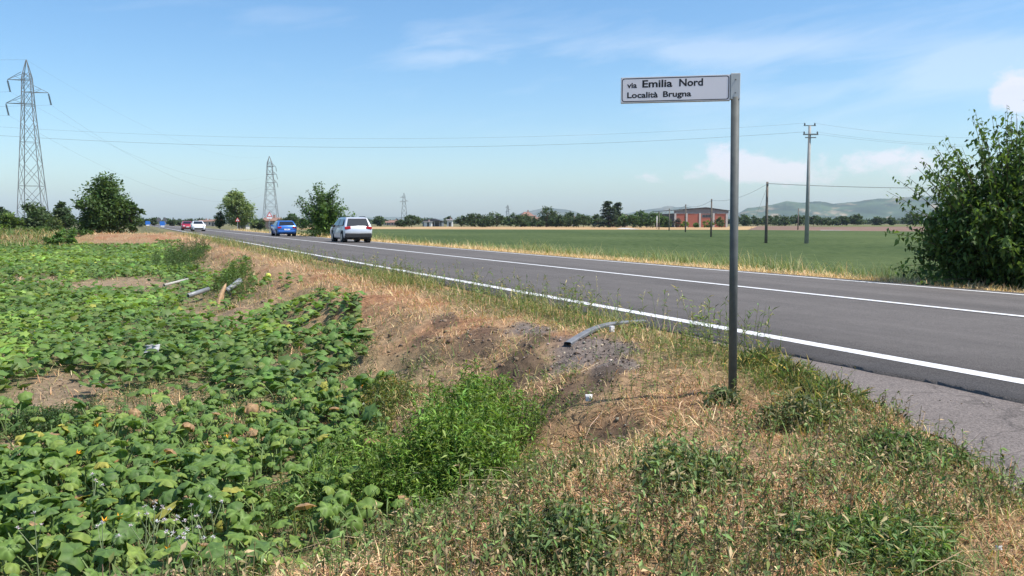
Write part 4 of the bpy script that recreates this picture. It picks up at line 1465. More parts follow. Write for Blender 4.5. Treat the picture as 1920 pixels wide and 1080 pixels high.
for i in range(30):
    px = 872 + i * 10.2 + r_.uniform(-4, 4)
    if 1128 < px < 1160: continue
    top_ = 401.5 + r_.uniform(-4, 6)
    tree(px, top_, r_.uniform(24, 40), r_.uniform(330, 400), 'dark tree in the row at the far edge of the stubble field', 900, .85, (.040, .064, .027), 18, 140 + i, base_frac=.03, low=.9, group='tree row behind the stubble field', var=.22)
for i in range(22):
    px = 1386 + i * 8.6 + r_.uniform(-3, 3)
    tree(px, 405.5 + r_.uniform(-4, 4), r_.uniform(18, 30), r_.uniform(470, 560), 'dark tree in the row at the far edge of the ploughed field', 520, 1.1, (.042, .066, .030), 16, 190 + i, base_frac=.03, low=.9, group='tree row behind the ploughed field', var=.2)


def conifer(px, ytop, wpx, F, label, seed):
    p = at(px, 417, F); z0 = Z_PLAIN; h = at(px, ytop, F)[2] - z0; w = wpx / FPX * F
    e = empty('conifer', (p[0], p[1], z0), 0, label, 'tree')
    r_ = np.random.default_rng(seed); Q = []
    mb = MB(); mb.path([(0, 0, -.2), (0, 0, h * .5), (0, 0, h)], [.3, .2, .03], 7)
    for i in range(70):
        z = h * (.08 + .90 * (i / 70)); a = r_.uniform(0, 6.28); L = w / 2 * (1.08 - (z / h) ** 1.4) * r_.uniform(.7, 1.15) + .35
        tip = (math.cos(a) * L, math.sin(a) * L, z - .12 * L)
        mb.path([(0, 0, z), tip], [.08, .02], 4)
        for q in r_.uniform(.15, 1, 30):
            Q.append(np.array([tip[0] * q, tip[1] * q, z - .12 * L * q]) + r_.normal(0, .28, 3) * np.array([1, 1, .5]))
    Q = np.array(Q); n = len(Q)
    v, t = place(CARD_V, CARD_T, Q, .55, 1.1, 1.1, r_.uniform(0, 6.28, n), r_.normal(-.15, .3, n), r_.normal(0, .3, n))
    nobj('crown', v, t, M_TREE, e, rep(np.clip(np.array([[.036, .055, .030]]) * (1 + .25 * r_.normal(size=(n, 1))), .008, .2), 4))
    mb.build('trunk', M_BARK, e, True)


conifer(1141, 376, 52, 322, 'tall dark conifer in front of the tiled farmhouse', 1)
conifer(1157, 379, 30, 330, 'slimmer dark conifer beside the tall one', 2)
HEDGE = [(1188, 394, 26), (1200, 393, 28), (1212, 398, 26), (1224, 397, 24), (1236, 397, 22), (1246, 404, 20)]
for i, (px, py, w) in enumerate(HEDGE):
    tree(px, py, w, 312 + 3 * (i % 3), 'tall rounded green bush in the hedge before the brick works hall', 1500, .6, (.052, .094, .030), 24, 230 + i, 'bush', 'bush', 'hedge bushes before the brick works hall', .02, low=1)
for i, (px, py, w, c, lab) in enumerate(((1271, 408, 14, (.07, .06, .05), 'brownish bare shrub against the first brick panel'), (1284, 415, 22, (.11, .16, .03), 'yellow green low shrub against the second brick panel'),
                                          (1325, 413, 30, (.085, .13, .03), 'bright green shrub under the ribbon window'), (1349, 406, 20, (.045, .075, .028), 'dark round shrub at the corner of the brick hall'),
                                          (1306, 417, 14, (.06, .1, .03), 'small shrub at the foot of the third brick panel'), (1252, 408, 22, (.05, .08, .035), 'grey green shrub at the left corner of the brick hall'))):
    tree(px, py, w, 318, lab, 900, .5, c, 20, 250 + i, 'shrub', 'shrub', None, .02, low=1)

# far-off woods closing the plain, one mass
def woods():
    parts = []
    for i in range(330):
        px = -160 + i * 7.0 + rng.uniform(-4, 4)
        F = rng.uniform(700, 1300)
        p = at(px, 417, F); w = rng.uniform(10, 26) / FPX * F; h = rng.uniform(4, 8.5) / FPX * F + 1.5
        v, t, c, C = crown(w, h, 150, F * .0028, (.048, .068, .036), 10, 300 + i, 1, .9, .2)
        parts.append((v + np.array([p[0], p[1], Z_PLAIN]), t, c))
    J = join(parts)
    tag(nobj('distant_woods', J[0], J[1], M_TREE, col=J[2]), 'far-off dark woods closing the plain', kind='stuff')


woods()
# trees at the vanishing end of the road
for i, (px, py, w, F) in enumerate(((288, 408, 16, 330), (275, 410, 14, 340), (322, 411, 15, 300), (335, 413, 12, 340), (345, 411, 12, 340), (356, 410, 14, 320), (262, 407, 16, 320))):
    tree(px, py, w, F, ('dark tree at the far end of the road behind the blue signs', 'dark tree far down the road behind the red car')[i in (2, 3, 4, 5)], 600, .7, (.045, .068, .032), 16, 700 + i,
         group=('far trees behind the blue signs', 'far trees behind the red car')[i in (2, 3, 4, 5)], base_frac=.05, low=.6)
# ------------------------------------------------------------------ buildings
M_BRICK = plain('brick_red', (.40, .135, .095), .9, 0, .12, 3)
M_CONC = plain('concrete_pale', (.52, .49, .46), .85, 0, .1, 2)
M_FASC = plain('fascia_grey', (.22, .215, .22), .8, 0, .1, 2)
M_ROOFG = plain('roof_grey', (.075, .078, .085), .8, 0, .2, 1)
M_TILE = plain('roof_tile', (.25, .145, .11), .9, 0, .25, 2)
M_WHITE = plain('plaster_white', (.68, .66, .62), .9, 0, .08, 2)
M_CREAM = plain('plaster_cream', (.55, .45, .36), .9, 0, .1, 2)
M_PINK = plain('plaster_pink', (.40, .28, .24), .9, 0, .12, 2)
M_GLASS = plain('window_glass', (.03, .035, .045), .12, 0, .2, 3, 0, .6)
M_DARKW = plain('wall_dark', (.09, .085, .08), .9, 0, .2, 2)
M_TIN = plain('sheet_metal_grey', (.20, .215, .23), .6, .2, .15, 1)


def local_frame(px, F, rz=0):
    p = at(px, 417, F)
    return (p[0], p[1], Z_PLAIN)


def brick_hall():
    F = 330.0; k = F / FPX
    e = empty('brick_hall', local_frame(1265, F), 0, 'red brick works hall with white concrete pillars and ribbon window', 'building')
    W0 = (1364 - 1265) * k; D = 46.0
    hl = (425 - 397) * k + .8; hr = (425 - 398) * k + .8; hp = (425 - 392.5) * k + .8
    xs = [(x - 1265) * k for x in (1266, 1287, 1312, 1337.5, 1362)]
    pk = (1323 - 1265) * k
    roofz = lambda x: hl + (hp - hl) * x / pk if x < pk else hp + (hr - hp) * (x - pk) / (W0 - pk)
    top = hl - 1.1
    b = MB(); b.box((W0 / 2, D / 2 + .3, top / 2 - .1), (W0 - .3, D, top)); b.build('hall_core', M_DARKW, e)
    for i in range(4):
        a, c = xs[i] + .45, xs[i + 1] - .45
        m = MB(); hh = top - .2
        m.box(((a + c) / 2, .1, hh / 2), (c - a, .3, hh)); m.build('brick_panel', M_BRICK, e)
    for x in xs:
        m = MB(); m.box((x, 0, (top + .0) / 2), (.75, .5, top)); m.build('pillar', M_CONC, e)
    g = MB()
    g.add([(-.3, -.05, top), (W0 + .3, -.05, top), (W0 + .3, -.05, roofz(W0) - .12), (pk, -.05, hp - .12), (-.3, -.05, hl - .12),
           (-.3, .35, top), (W0 + .3, .35, top), (W0 + .3, .35, roofz(W0) - .12), (pk, .35, hp - .12), (-.3, .35, hl - .12)],
          [(0, 1, 2, 3, 4), (9, 8, 7, 6, 5), (0, 5, 6, 1), (1, 6, 7, 2), (2, 7, 8, 3), (3, 8, 9, 4), (4, 9, 5, 0)])
    g.build('gable_fascia', M_FASC, e)
    rf = MB(); o = .8
    rf.add([(-o, -.5, hl - .1), (pk, -.5, hp), (W0 + o, -.5, hr - .1), (-o, D + 1, hl - .1), (pk, D + 1, hp), (W0 + o, D + 1, hr - .1),
            (-o, -.5, hl + .15), (pk, -.5, hp + .28), (W0 + o, -.5, hr + .15), (-o, D + 1, hl + .15), (pk, D + 1, hp + .28), (W0 + o, D + 1, hr + .15)],
           [(6, 7, 10, 9), (7, 8, 11, 10), (0, 6, 9, 3), (2, 5, 11, 8), (0, 1, 7, 6), (1, 2, 8, 7), (0, 3, 4, 1), (1, 4, 5, 2), (3, 9, 10, 4), (4, 10, 11, 5)])
    rf.build('roof', M_ROOFG, e)
    w = MB(); a, c = xs[2] + .8, xs[3] - .5; zc = top - 1.15
    w.box(((a + c) / 2, -.07, zc), (c - a, .1, 1.2)); wo = w.build('window', M_FASC, e)
    npn = 6
    for i in range(npn):
        q = MB(); ww = (c - a - .3) / npn
        q.box((a + .15 + ww * (i + .5), -.125, zc), (ww - .12, .03, .95)); q.build('pane', M_GLASS, wo)


brick_hall()


def house(px, F, wpx, ytop_wall, ytop_roof, label, wall, roof, depth=9, hip=True, rz=0, nwin=2, storeys=2, name='house'):
    k = F / FPX
    p = at(px, 417, F); z0 = Z_PLAIN
    hw = at(px, ytop_wall, F)[2] - z0; hr = at(px, ytop_roof, F)[2] - z0; w = wpx * k
    e = empty(name, (p[0], p[1], z0), rz, label, 'building')
    m = MB(); m.box((0, depth / 2, hw / 2), (w, depth, hw)); m.build('wall', wall, e)
    o = .5; ri = w * .28 if hip else 0
    A = [(-w / 2 - o, -o, hw), (w / 2 + o, -o, hw), (w / 2 + o, depth + o, hw), (-w / 2 - o, depth + o, hw), (-w / 2 + ri - (0 if hip else o), depth / 2, hr), (w / 2 - ri + (0 if hip else o), depth / 2, hr)]
    m = MB(); m.add(A, [(0, 1, 5, 4), (1, 2, 5), (2, 3, 4, 5), (3, 0, 4), (3, 2, 1, 0)]); r = m.build('roof', roof, e)
    m = MB(); m.box((w * .12, depth * .5, hr + .2), (.7, .7, 1.3)); m.build('chimney', M_PINK, r)
    for s in range(storeys):
        z = hw * (s + .55) / storeys
        for i in range(nwin):
            x = -w / 2 + w * (i + .5) / nwin
            m = MB(); m.box((x, -.03, z), (1.15, .08, 1.4)); f = m.build('window', M_WHITE, e)
            m = MB(); m.box((x, -.08, z), (.9, .04, 1.15)); m.build('pane', M_GLASS, f)
    m = MB(); m.box((w * .05, -.03, 1.0), (1.0, .07, 2.0)); m.build('door', M_DARKW, e)
    return e


house(990, 400, 22, 405, 397, 'white house with red hipped roof behind the tree row', M_WHITE, M_TILE, 10, True, .12)
house(1004, 392, 16, 411, 407, 'low outbuilding with red roof beside the white house', M_CREAM, M_TILE, 7, False, .1, 2, 1)
house(1076, 420, 12, 411, 408, 'small pale building between the dark trees', M_CREAM, M_TILE, 7, False, 0, 1, 1)
house(1160, 345, 34, 410, 402.5, 'tiled farmhouse with rosy wall behind the dark conifer', M_PINK, plain('roof_brown', (.16, .13, .12), .9, 0, .2, 2), 10, False, 0, 4, 1)
house(507, 240, 26, 414, 408, 'small brick hut with tiled roof behind the pylon', M_PINK, M_TILE, 5, False, 0, 1, 1, 'hut')
house(740, 520, 18, 417, 413, 'low pinkish farmhouse far across the stubble field', M_PINK, M_TILE, 8, False, .1, 2, 1)
house(726, 560, 14, 417.5, 414.5, 'faint long roofed cottage left of the pinkish farmhouse', M_CREAM, M_TILE, 8, False, 0, 2, 1)
house(398, 420, 20, 415, 411.5, 'pale red house far behind the white car', M_CREAM, M_TILE, 8, False, 0, 2, 1)
house(380, 450, 18, 415.5, 412.5, 'low red roofed house far behind the white car', M_PINK, M_TILE, 8, False, 0, 2, 1)
house(455, 175, 12, 418, 415, 'tiny grey pump house at the foot of the pale rounded tree', M_CONC, M_ROOFG, 2.5, False, 0, 0, 1, 'hut')


def barn():
    F = 400.0; k = F / FPX
    e = empty('barn', local_frame(812, F), 0, 'long dark grey roofed barn with open front', 'building')
    x0, x1 = (792 - 812) * k, (828 - 812) * k
    hw = (424 - 414) * k; hr = (424 - 409) * k
    m = MB(); m.box(((x0 + x1) / 2, 7, hw / 2), (x1 - x0, 12, hw)); m.build('wall', M_TIN, e)
    m = MB(); w0, w1 = x0 - .6, x1 + .6; md = (x0 * .45 + x1 * .55)
    m.add([(w0, -.6, hw), (md, -.6, hr), (w1, -.6, hw), (w0, 14, hw), (md, 14, hr), (w1, 14, hw)], [(0, 1, 4, 3), (1, 2, 5, 4), (0, 2, 1), (3, 4, 5), (0, 3, 5, 2)])
    m.build('roof', M_ROOFG, e)
    m = MB(); m.box(((x0 + x1) / 2 + 1, .92, hw * .38), ((x1 - x0) * .55, .1, hw * .7)); m.build('front_shade_panel', M_DARKW, e)  # solid dark slab on the wall, its colour standing in for shade inside
    for i in range(4):
        m = MB(); m.box((x0 + (x1 - x0) * (i + .5) / 4, .7, hw / 2), (.3, .3, hw)); m.build('post', M_CONC, e)
    house(802, 390, 14, 416, 415.3, 'low white shed in front of the barn', M_WHITE, M_FASC, 4, False, 0, 0, 1, 'shed')
    house(843, 396, 10, 413, 411, 'tall white shed at the end of the barn', M_WHITE, M_FASC, 5, False, 0, 0, 1, 'shed')


barn()
house(1575, 600, 8, 415, 413, 'small white house at the foot of the paired round trees', M_WHITE, M_TILE, 6, False, 0, 1, 1)

# ------------------------------------------------------------------ pylons and lines
M_STEEL = plain('galvanised_steel', (.20, .21, .21), .6, .3, .2, 1)
M_INSUL = plain('insulator_glass', (.12, .13, .13), .3, 0, .1, 4)
M_WIRE = plain('wire_dark', (.16, .17, .18), .6, .2, .1, 1)


def pylon(px, F, ytop, rz, label, arms, half=2.6, thick=.085, detail=9, hide_insul=False):
    p = at(px, 417, F); z0 = float(H(p[0], p[1], False)); h = at(px, ytop, F)[2] - z0
    e = empty('lattice_pylon', (p[0], p[1], z0), rz, label, 'pylon', 'pylons of the high voltage line')
    zs = lambda t: t * h
    hw = lambda z: np.interp(z / h, [0, .72, .90, 1.0], [half, half * .40, half * .30, .03])
    cor = [(-1, -1), (1, -1), (1, 1), (-1, 1)]
    lev = [0] + [h * (1 - (1 - i / detail) ** 1.0 * 1) * .93 for i in range(1, detail + 1)]
    lev = list(h * .93 * (1 - (1 - np.linspace(0, 1, detail + 1)) ** 1.45))
    for c in cor:
        m = MB(); pts = [(c[0] * hw(z), c[1] * hw(z), z - (.3 if z == 0 else 0)) for z in (0, h * .72, h * .90, h)]
        for a, b in zip(pts[:-1], pts[1:]): m.bar(a, b, thick, None, 4)
        m.build('leg', M_STEEL, e)
    m = MB()
    for i in range(detail):
        za, zb = lev[i], lev[i + 1]
        for j in range(4):
            a, b = cor[j], cor[(j + 1) % 4]
            P = lambda c, z: (c[0] * hw(z), c[1] * hw(z), z)
            m.bar(P(a, za), P(b, zb), thick * .55); m.bar(P(b, za), P(a, zb), thick * .55)
            if i % 2 == 0 and i > 0: m.bar(P(a, za), P(b, za), thick * .5)
    m.build('lattice', M_STEEL, e)['kind'] = 'stuff'
    ends = []
    for (frac, L) in arms:
        z = h * frac; sg = 1 if L > 0 else -1; w = hw(z)
        m = MB(); tip = (L, 0, z)
        for yy in (-w, w):
            m.bar((sg * w * -1, yy, z), tip, thick * .75); m.bar((sg * w, yy, z + .085 * h * .5), tip, thick * .6)
            m.bar((sg * w, yy, z), ((sg * w + L) / 2, yy / 2, z + .02 * h), thick * .4)
        a = m.build('cross_arm', M_STEEL, e)
        q = MB(); sw = .12 * abs(L)
        il = .065 * h
        pts = [(L, 0, z - .1), (L + .35, 0, z - .1 - il)]
        if not hide_insul:
            q.bar(pts[0], pts[1], .07, .07, 6)
            for f in np.linspace(.1, .95, 9):
                c0 = [pts[0][i] + (pts[1][i] - pts[0][i]) * f for i in range(3)]
                c1 = [c0[0], c0[1], c0[2] - .09]
                q.bar(c0, c1, .19, .12, 8)
            q.build('insulator', M_INSUL, e)
        c, s = math.cos(rz), math.sin(rz)
        wp = pts[1]
        ends.append((p[0] + wp[0] * c - wp[1] * s, p[1] + wp[0] * s + wp[1] * c, z0 + wp[2]))
    ends.append((p[0], p[1], z0 + h))
    return ends


E0 = pylon(63, 143, 112, R(14), 'tall lattice pylon with three insulated arms rising behind the dark bush', [(.885, -3.0), (.818, 3.2), (.752, -3.4)], 2.15, .075)
E1 = pylon(508, 368, 293, R(8), 'slender lattice pylon behind the brick hut and warning signs', [(.855, 2.6), (.745, 2.9), (.63, 3.0)], 3.4, .11)
E2 = pylon(758, 800, 362, R(10), 'faint lattice pylon rising behind the broad tree by the barn', [(.86, -3.6), (.74, 4.2), (.72, -4.2)], 3.4, .16, 7, True)
E3 = pylon(952, 1300, 384, R(10), 'faintest lattice pylon standing behind the tree row near the red roof', [(.86, -4), (.74, 4), (.62, -4)], 3.6, .24, 6, True)


def wire(a, b, sag, r, label, group=None, n=28, name='power_cable'):
    a, b = np.array(a, float), np.array(b, float)
    pts = [a + (b - a) * t - np.array([0, 0, 4 * sag * t * (1 - t)]) for t in np.linspace(0, 1, n)]
    m = MB(); m.path(pts, r, 4)
    return tag(m.build(name, M_WIRE), label, 'cable', group)


ORD = [(0, 0), (1, 1), (2, 2), (3, 3)]
lab = ['upper left conductor between the tall pylon and the slender one', 'right hand conductor between the tall pylon and the slender one', 'lowest left conductor between the tall pylon and the slender one', 'earth wire from the peak of the tall pylon to the slender one']
for i in range(4):
    wire(E0[i], E1[i], (8.5, 9.5, 10, 6)[i], (.010, .011, .011, .008)[i], lab[i])
lab = ['upper left conductor leaving the tall pylon away from the road', 'right hand conductor leaving the tall pylon away from the road', 'lowest left conductor leaving the tall pylon away from the road', 'earth wire leaving the tall pylon peak away from the road']
for i in range(4):
    b = np.array(E0[i]) + np.array([-190, -120, 2.5])
    wire(E0[i], b, 7, .013, lab[i])

# ------------------------------------------------------------------ poles
M_CPOLE = plain('pole_concrete', (.33, .32, .30), .85, 0, .12, 3)
M_WPOLE = plain('pole_wood', (.16, .135, .11), .9, 0, .25, 6)


def concrete_pole(p, h, label):
    e = empty('utility_pole', p, 0, label, 'pole')
    m = MB(); m.bar((0, 0, -.3), (0, 0, h), .19, .11, 10); m.build('post', M_CPOLE, e, True)
    m = MB(); m.box((0, 0, h + .02), (1.0, .1, .06)); c1 = m.build('cross_bar', M_STEEL, e)
    m = MB(); m.box((0.05, -.14, h - .72), (1.25, .12, .10)); c2 = m.build('cross_bar', M_STEEL, e)
    m = MB(); m.box((0.05, -.14, h - .98), (.9, .10, .08)); m.build('cross_bar', M_STEEL, e)
    for x, c, z in ((-.42, c1, h + .05), (.42, c1, h + .05), (-.5, c2, h - .67), (.6, c2, h - .67)):
        m = MB(); yy = 0 if c is c1 else -.14
        m.bar((x, yy, z), (x, yy, z + .08), .045, .065, 8); m.bar((x, yy, z + .08), (x, yy, z + .2), .075, .03, 8); m.build('insulator', M_INSUL, c)
    return e


PC = hit(1512, 461); hC = at(1513, 236, PC[1])[2] - PC[2]
concrete_pole(PC, hC, 'tall pale concrete utility pole with cross bars in the green field')
PC2 = np.array([at(-450, 417, PC[1])[0], PC[1], 0.0]); PC2[2] = float(H(PC2[0], PC2[1]))
hC2 = at(-450, 205, PC[1])[2] - PC2[2]
concrete_pole(PC2, hC2, 'concrete utility pole standing in the low field out beyond the pylon')
for dx, dz, nm in ((-.42, .22, 'upper'), (-.5, -.5, 'lower')):
    a = PC + np.array([dx, 0, hC + dz]); b = PC2 + np.array([.4, 0, hC2 + dz])
    sg = 42 / FPX * PC[1]
    wire(a, b, sg, .009 if nm == 'lower' else .0055, nm + ' overhead wire crossing the road to the concrete pole', None, 40)
for x, dz, nm in ((.42, .22, 'top'), (.6, -.5, 'middle'), (-.5, -.5, 'inner')):
    a = PC + np.array([x, 0, hC + dz]); b = at(2240, 240 + (10 if dz < 0 else 0) + (6 if nm == 'inner' else 0), 60)
    wire(a, b, 1.0, .0055, nm + ' thin wire running from the concrete pole behind the big shrub')

POLES = [(1436, 460, 341, .11, 'dark wooden pole with a strut wire near the concrete pole'), (1333, 447, 373, .10, 'wooden pole in front of the ribbon window of the brick hall'), (1285, 437, 383, .11, 'wooden pole in front of the second brick panel'),
         (1254.5, 433, 391, .11, 'wooden pole at the left corner of the brick hall'), (1235.5, 430.5, 397, .11, 'short wooden pole before the hedge bushes')]
PT = []
for (px, yb, yt, r, lab) in POLES:
    q = plain_pt(px, yb); h = at(px, yt, q[1])[2] - Z_PLAIN
    e = empty('wooden_pole', (q[0], q[1], Z_PLAIN), 0, lab, 'pole')
    m = MB(); m.bar((0, 0, -.3), (0, 0, h), r * 1.25, r * .85, 8); m.build('post', M_WPOLE, e, True)
    m = MB(); m.box((0, -.12, h - .25), (.10, .12, .14)); m.bar((0, -.2, h - .22), (0, -.2, h - .12), .04, .03, 6); m.build('insulator', M_INSUL, e)
    PT.append(np.array([q[0], q[1] - .2, Z_PLAIN + h - .15]))
for i in range(4):
    wire(PT[i], PT[i + 1], .55, .012 + .006 * i, ('telephone wire between the dark wooden pole and the pole at the ribbon window', 'telephone wire between the poles before the brick hall', 'telephone wire reaching the left corner of the brick hall', 'telephone wire reaching the short pole by the hedge')[i], None, 16, 'telephone_wire')
wire(PT[0], at(2250, 338, PT[0][1] - 6), .5, .022, 'telephone wire from the dark wooden pole into the big shrub', None, 20, 'telephone_wire')
wire(PT[0] - np.array([0, 0, .1]), np.array([*plain_pt(1404, 440), Z_PLAIN]), .0, .010, 'slanting stay wire of the dark wooden pole', None, 6, 'stay_wire')
for (px, yb, yt, lab) in ((1496, 431, 391, 'small distant pole behind the concrete pole'), (1231.5, 429.5, 405, 'slim white post at the gate of the works yard')):
    q = plain_pt(px, yb); h = at(px, yt, q[1])[2] - Z_PLAIN
    e = empty('post', (q[0], q[1], Z_PLAIN), 0, lab, 'pole')
    m = MB(); m.bar((0, 0, -.3), (0, 0, h), .16, .12, 8); m.build('shaft', M_WPOLE if px > 1300 else M_WHITE, e, True)
    m = MB(); m.bar((0, 0, h), (0, 0, h + .15), .17, .06, 8); m.build('cap', M_STEEL, e)

# ------------------------------------------------------------------ road signs
M_RED = plain('sign_red', (.55, .035, .04), .4, 0, .06, 4)
M_SWHITE = plain('sign_white', (.72, .72, .74), .4, 0, .05, 4)
M_BLUE = plain('sign_blue', (.03, .16, .55), .4, 0, .08, 4)
M_BLACK = plain('sign_black', (.012, .012, .014), .5, 0, .05, 4)
M_BACK = plain('sign_back_grey', (.13, .13, .135), .6, .2, .1, 4)
M_POST = plain('sign_post_grey', (.30, .31, .32), .55, .3, .1, 3)


def tri(s): return [(-s / 2, -s * .29), (s / 2, -s * .29), (0, s * .577)]


UP = Matrix.Rotation(math.pi / 2, 4, 'X')


def triangle_sign(px, F, ytop, spx, label, front=True, extra=False, zb=None, mark=True):
    k = F / FPX; p = at(px, 417, F); z0 = float(H(p[0], p[1], False)) if zb is None else zb
    zt = at(px, ytop, F)[2]; s = spx * k
    e = empty('warning_sign', (p[0], p[1], z0), TH, label, 'road sign')
    zc = zt - s * .577 - z0
    m = MB(); m.bar((0, .05, -.3), (0, .05, zt - z0 - .1), .035 * max(1, F / 90), None, 8); m.build('post', M_POST, e)
    Mx = Matrix.Translation((0, 0, zc)) @ UP
    m = MB(); m.prism(tri(s), 0, .03, Mx); pl = m.build('plate', M_RED if front else M_BACK, e)
    if front:
        m = MB(); m.prism(tri(s * .62), .031, .036, Mx); m.build('field', M_SWHITE, pl)
        if mark:
            m = MB(); m.box((0, -.039, zc - .02 * s), (.09 * s, .004, .3 * s)); m.build('symbol', M_BLACK, pl)
    if extra:
        m = MB(); m.box((0, -.02, zc - s * .48), (s * .85, .03, s * .26)); m.build('supplementary_plate', M_SWHITE, e)
    return e


triangle_sign(445.5, 150, 407.5, 9, 'red bordered warning triangle on a post before the pale rounded tree', True)
triangle_sign(505.5, 100, 397, 11, 'red bordered warning triangle with plate before the slender pylon', True, True, None, False)
triangle_sign(309.5, 170, 406.5, 8.5, 'dark back of a triangular sign above the blue direction sign', False, False, -.3)
for (px, F, w, hh, yc, lab, rot) in ((305.5, 172, 11, 8, 419, 'blue direction sign with white plate beside the far road', .3), (277.5, 190, 9, 7, 418, 'light blue sign beyond the lone dark tree', -.2)):
    k = F / FPX; p = at(px, 417, F); z0 = -.3
    e = empty('direction_sign', (p[0], p[1], z0), TH, lab, 'road sign')
    zc = at(px, yc, F)[2] - z0
    for sgn in (-1, 1):
        m = MB(); m.bar((sgn * w * k * .3, .05, -.2), (sgn * w * k * .3, .05, zc + hh * k * .5), .05, None, 8); m.build('post', M_POST, e)
    m = MB(); ww, h2 = w * k, hh * k
    m.prism([(-ww / 2, -h2 / 2), (ww * .3, -h2 / 2), (ww / 2, 0), (ww * .3, h2 / 2), (-ww / 2, h2 / 2)], 0, .04, Matrix.Translation((0, 0, zc)) @ UP); pl = m.build('plate', M_BLUE, e)
    m = MB(); m.box((-.05 * ww, -.05, zc - h2 * .62), (ww * .6, .03, h2 * .28)); m.build('supplementary_plate', M_SWHITE, e)
p = at(298, 417, 174); e = empty('round_sign', (p[0], p[1], -.3), TH, 'dark back of a round sign beside the blue direction sign', 'road sign')
zc = at(298, 412, 174)[2] + .3
m = MB(); m.bar((0, .05, -.2), (0, .05, zc), .06, None, 8); m.build('post', M_POST, e)
m = MB(); m.prism([(.45 * math.cos(a), .45 * math.sin(a)) for a in np.linspace(0, 2 * math.pi, 17)[:-1]], 0, .03, Matrix.Translation((0, 0, zc)) @ UP); m.build('plate', M_BACK, e)

# ------------------------------------------------------------------ cars
M_TYRE = plain('tyre', (.018, .018, .019), .85, 0, .1, 8)
M_RIM = plain('rim', (.42, .43, .44), .35, .8, .1, 4)
M_PLASTIC = plain('bumper_plastic', (.022, .022, .024), .6, 0, .1, 6)
M_CGLASS = plain('car_glass', (.012, .015, .018), .06, 0, .1, 3, 0, .8)
M_TAIL = plain('tail_lamp', (.42, .012, .02), .25, 0, .1, 6)
M_HEAD = plain('head_lamp', (.75, .77, .8), .12, .2, .05, 6)
M_PLATE = plain('number_plate', (.78, .78, .76), .45, 0, .03, 6)


def car(px, ybot, lane, paint, label, P, facing=1):
    """P: length, width, height, belt z, profile points; local +x is the driving direction"""
    Ln, Wd, Ht, belt, pf, wr, ax = P
    # place by lane: lateral position known, distance from the picture column
    d = px_dir(px, 417); q = lane / (d[0] * NN[0] + d[1] * NN[1]); x, y = d[0] * q, d[1] * q
    rz = math.atan2(U[1], U[0]) + (0 if facing > 0 else math.pi)
    e = empty('car', (x, y, road_z(lane) + .004), rz, label, 'car')
    zt = max(p_[1] for p_ in pf)
    hw = lambda z: Wd / 2 * (1 - .26 * np.clip((z - belt) / (zt - belt), 0, 1) ** 1.1) * (1 - .06 * np.clip((.55 - z) / .3, 0, 1))
    st = [-1, -.94, -.6, 0, .6, .94, 1]
    V = []; n = len(pf)
    cx = 0; cz = .75
    for f in st:
        sh = 1 if abs(f) < .95 else .955
        for (a, z) in pf:
            bow = -.05 * Ln * .35 * (f ** 2) * (1 if a > 0 else -1) * (abs(a) / (Ln / 2)) ** 3
            zz = cz + (z - cz) * (sh if z > cz else 1)
            V.append((a * sh + bow, f * hw(z), zz))
    F = []
    for i in range(len(st) - 1):
        for j in range(n):
            a = i * n + j; b = i * n + (j + 1) % n
            F.append((a, b, b + n, a + n))
    F.append(tuple(range(n))[::-1]); F.append(tuple((len(st) - 1) * n + j for j in range(n)))
    m = MB(); m.add(V, F); body = m.build('body', paint, e, True)
    md = body.modifiers.new('bevel', 'BEVEL'); md.width = .03; md.segments = 2; md.limit_method = 'ANGLE'; md.angle_limit = R(40)
    return e, body, hw, rz


def quad_on(e, name, pts, mat, off=(0, 0, 0), parent=None, thick=.012):
    P_ = [Vector(p) for p in pts]
    nrm = (P_[1] - P_[0]).cross(P_[2] - P_[0]).normalized()
    m = MB(); nn = len(P_)
    m.add([p + nrm * thick for p in P_] + [p - nrm * .03 for p in P_], [tuple(range(nn)), tuple(range(nn, 2 * nn))[::-1]] + [(i, nn + i, nn + (i + 1) % nn, (i + 1) % nn) for i in range(nn)])
    return m.build(name, mat, parent or e)


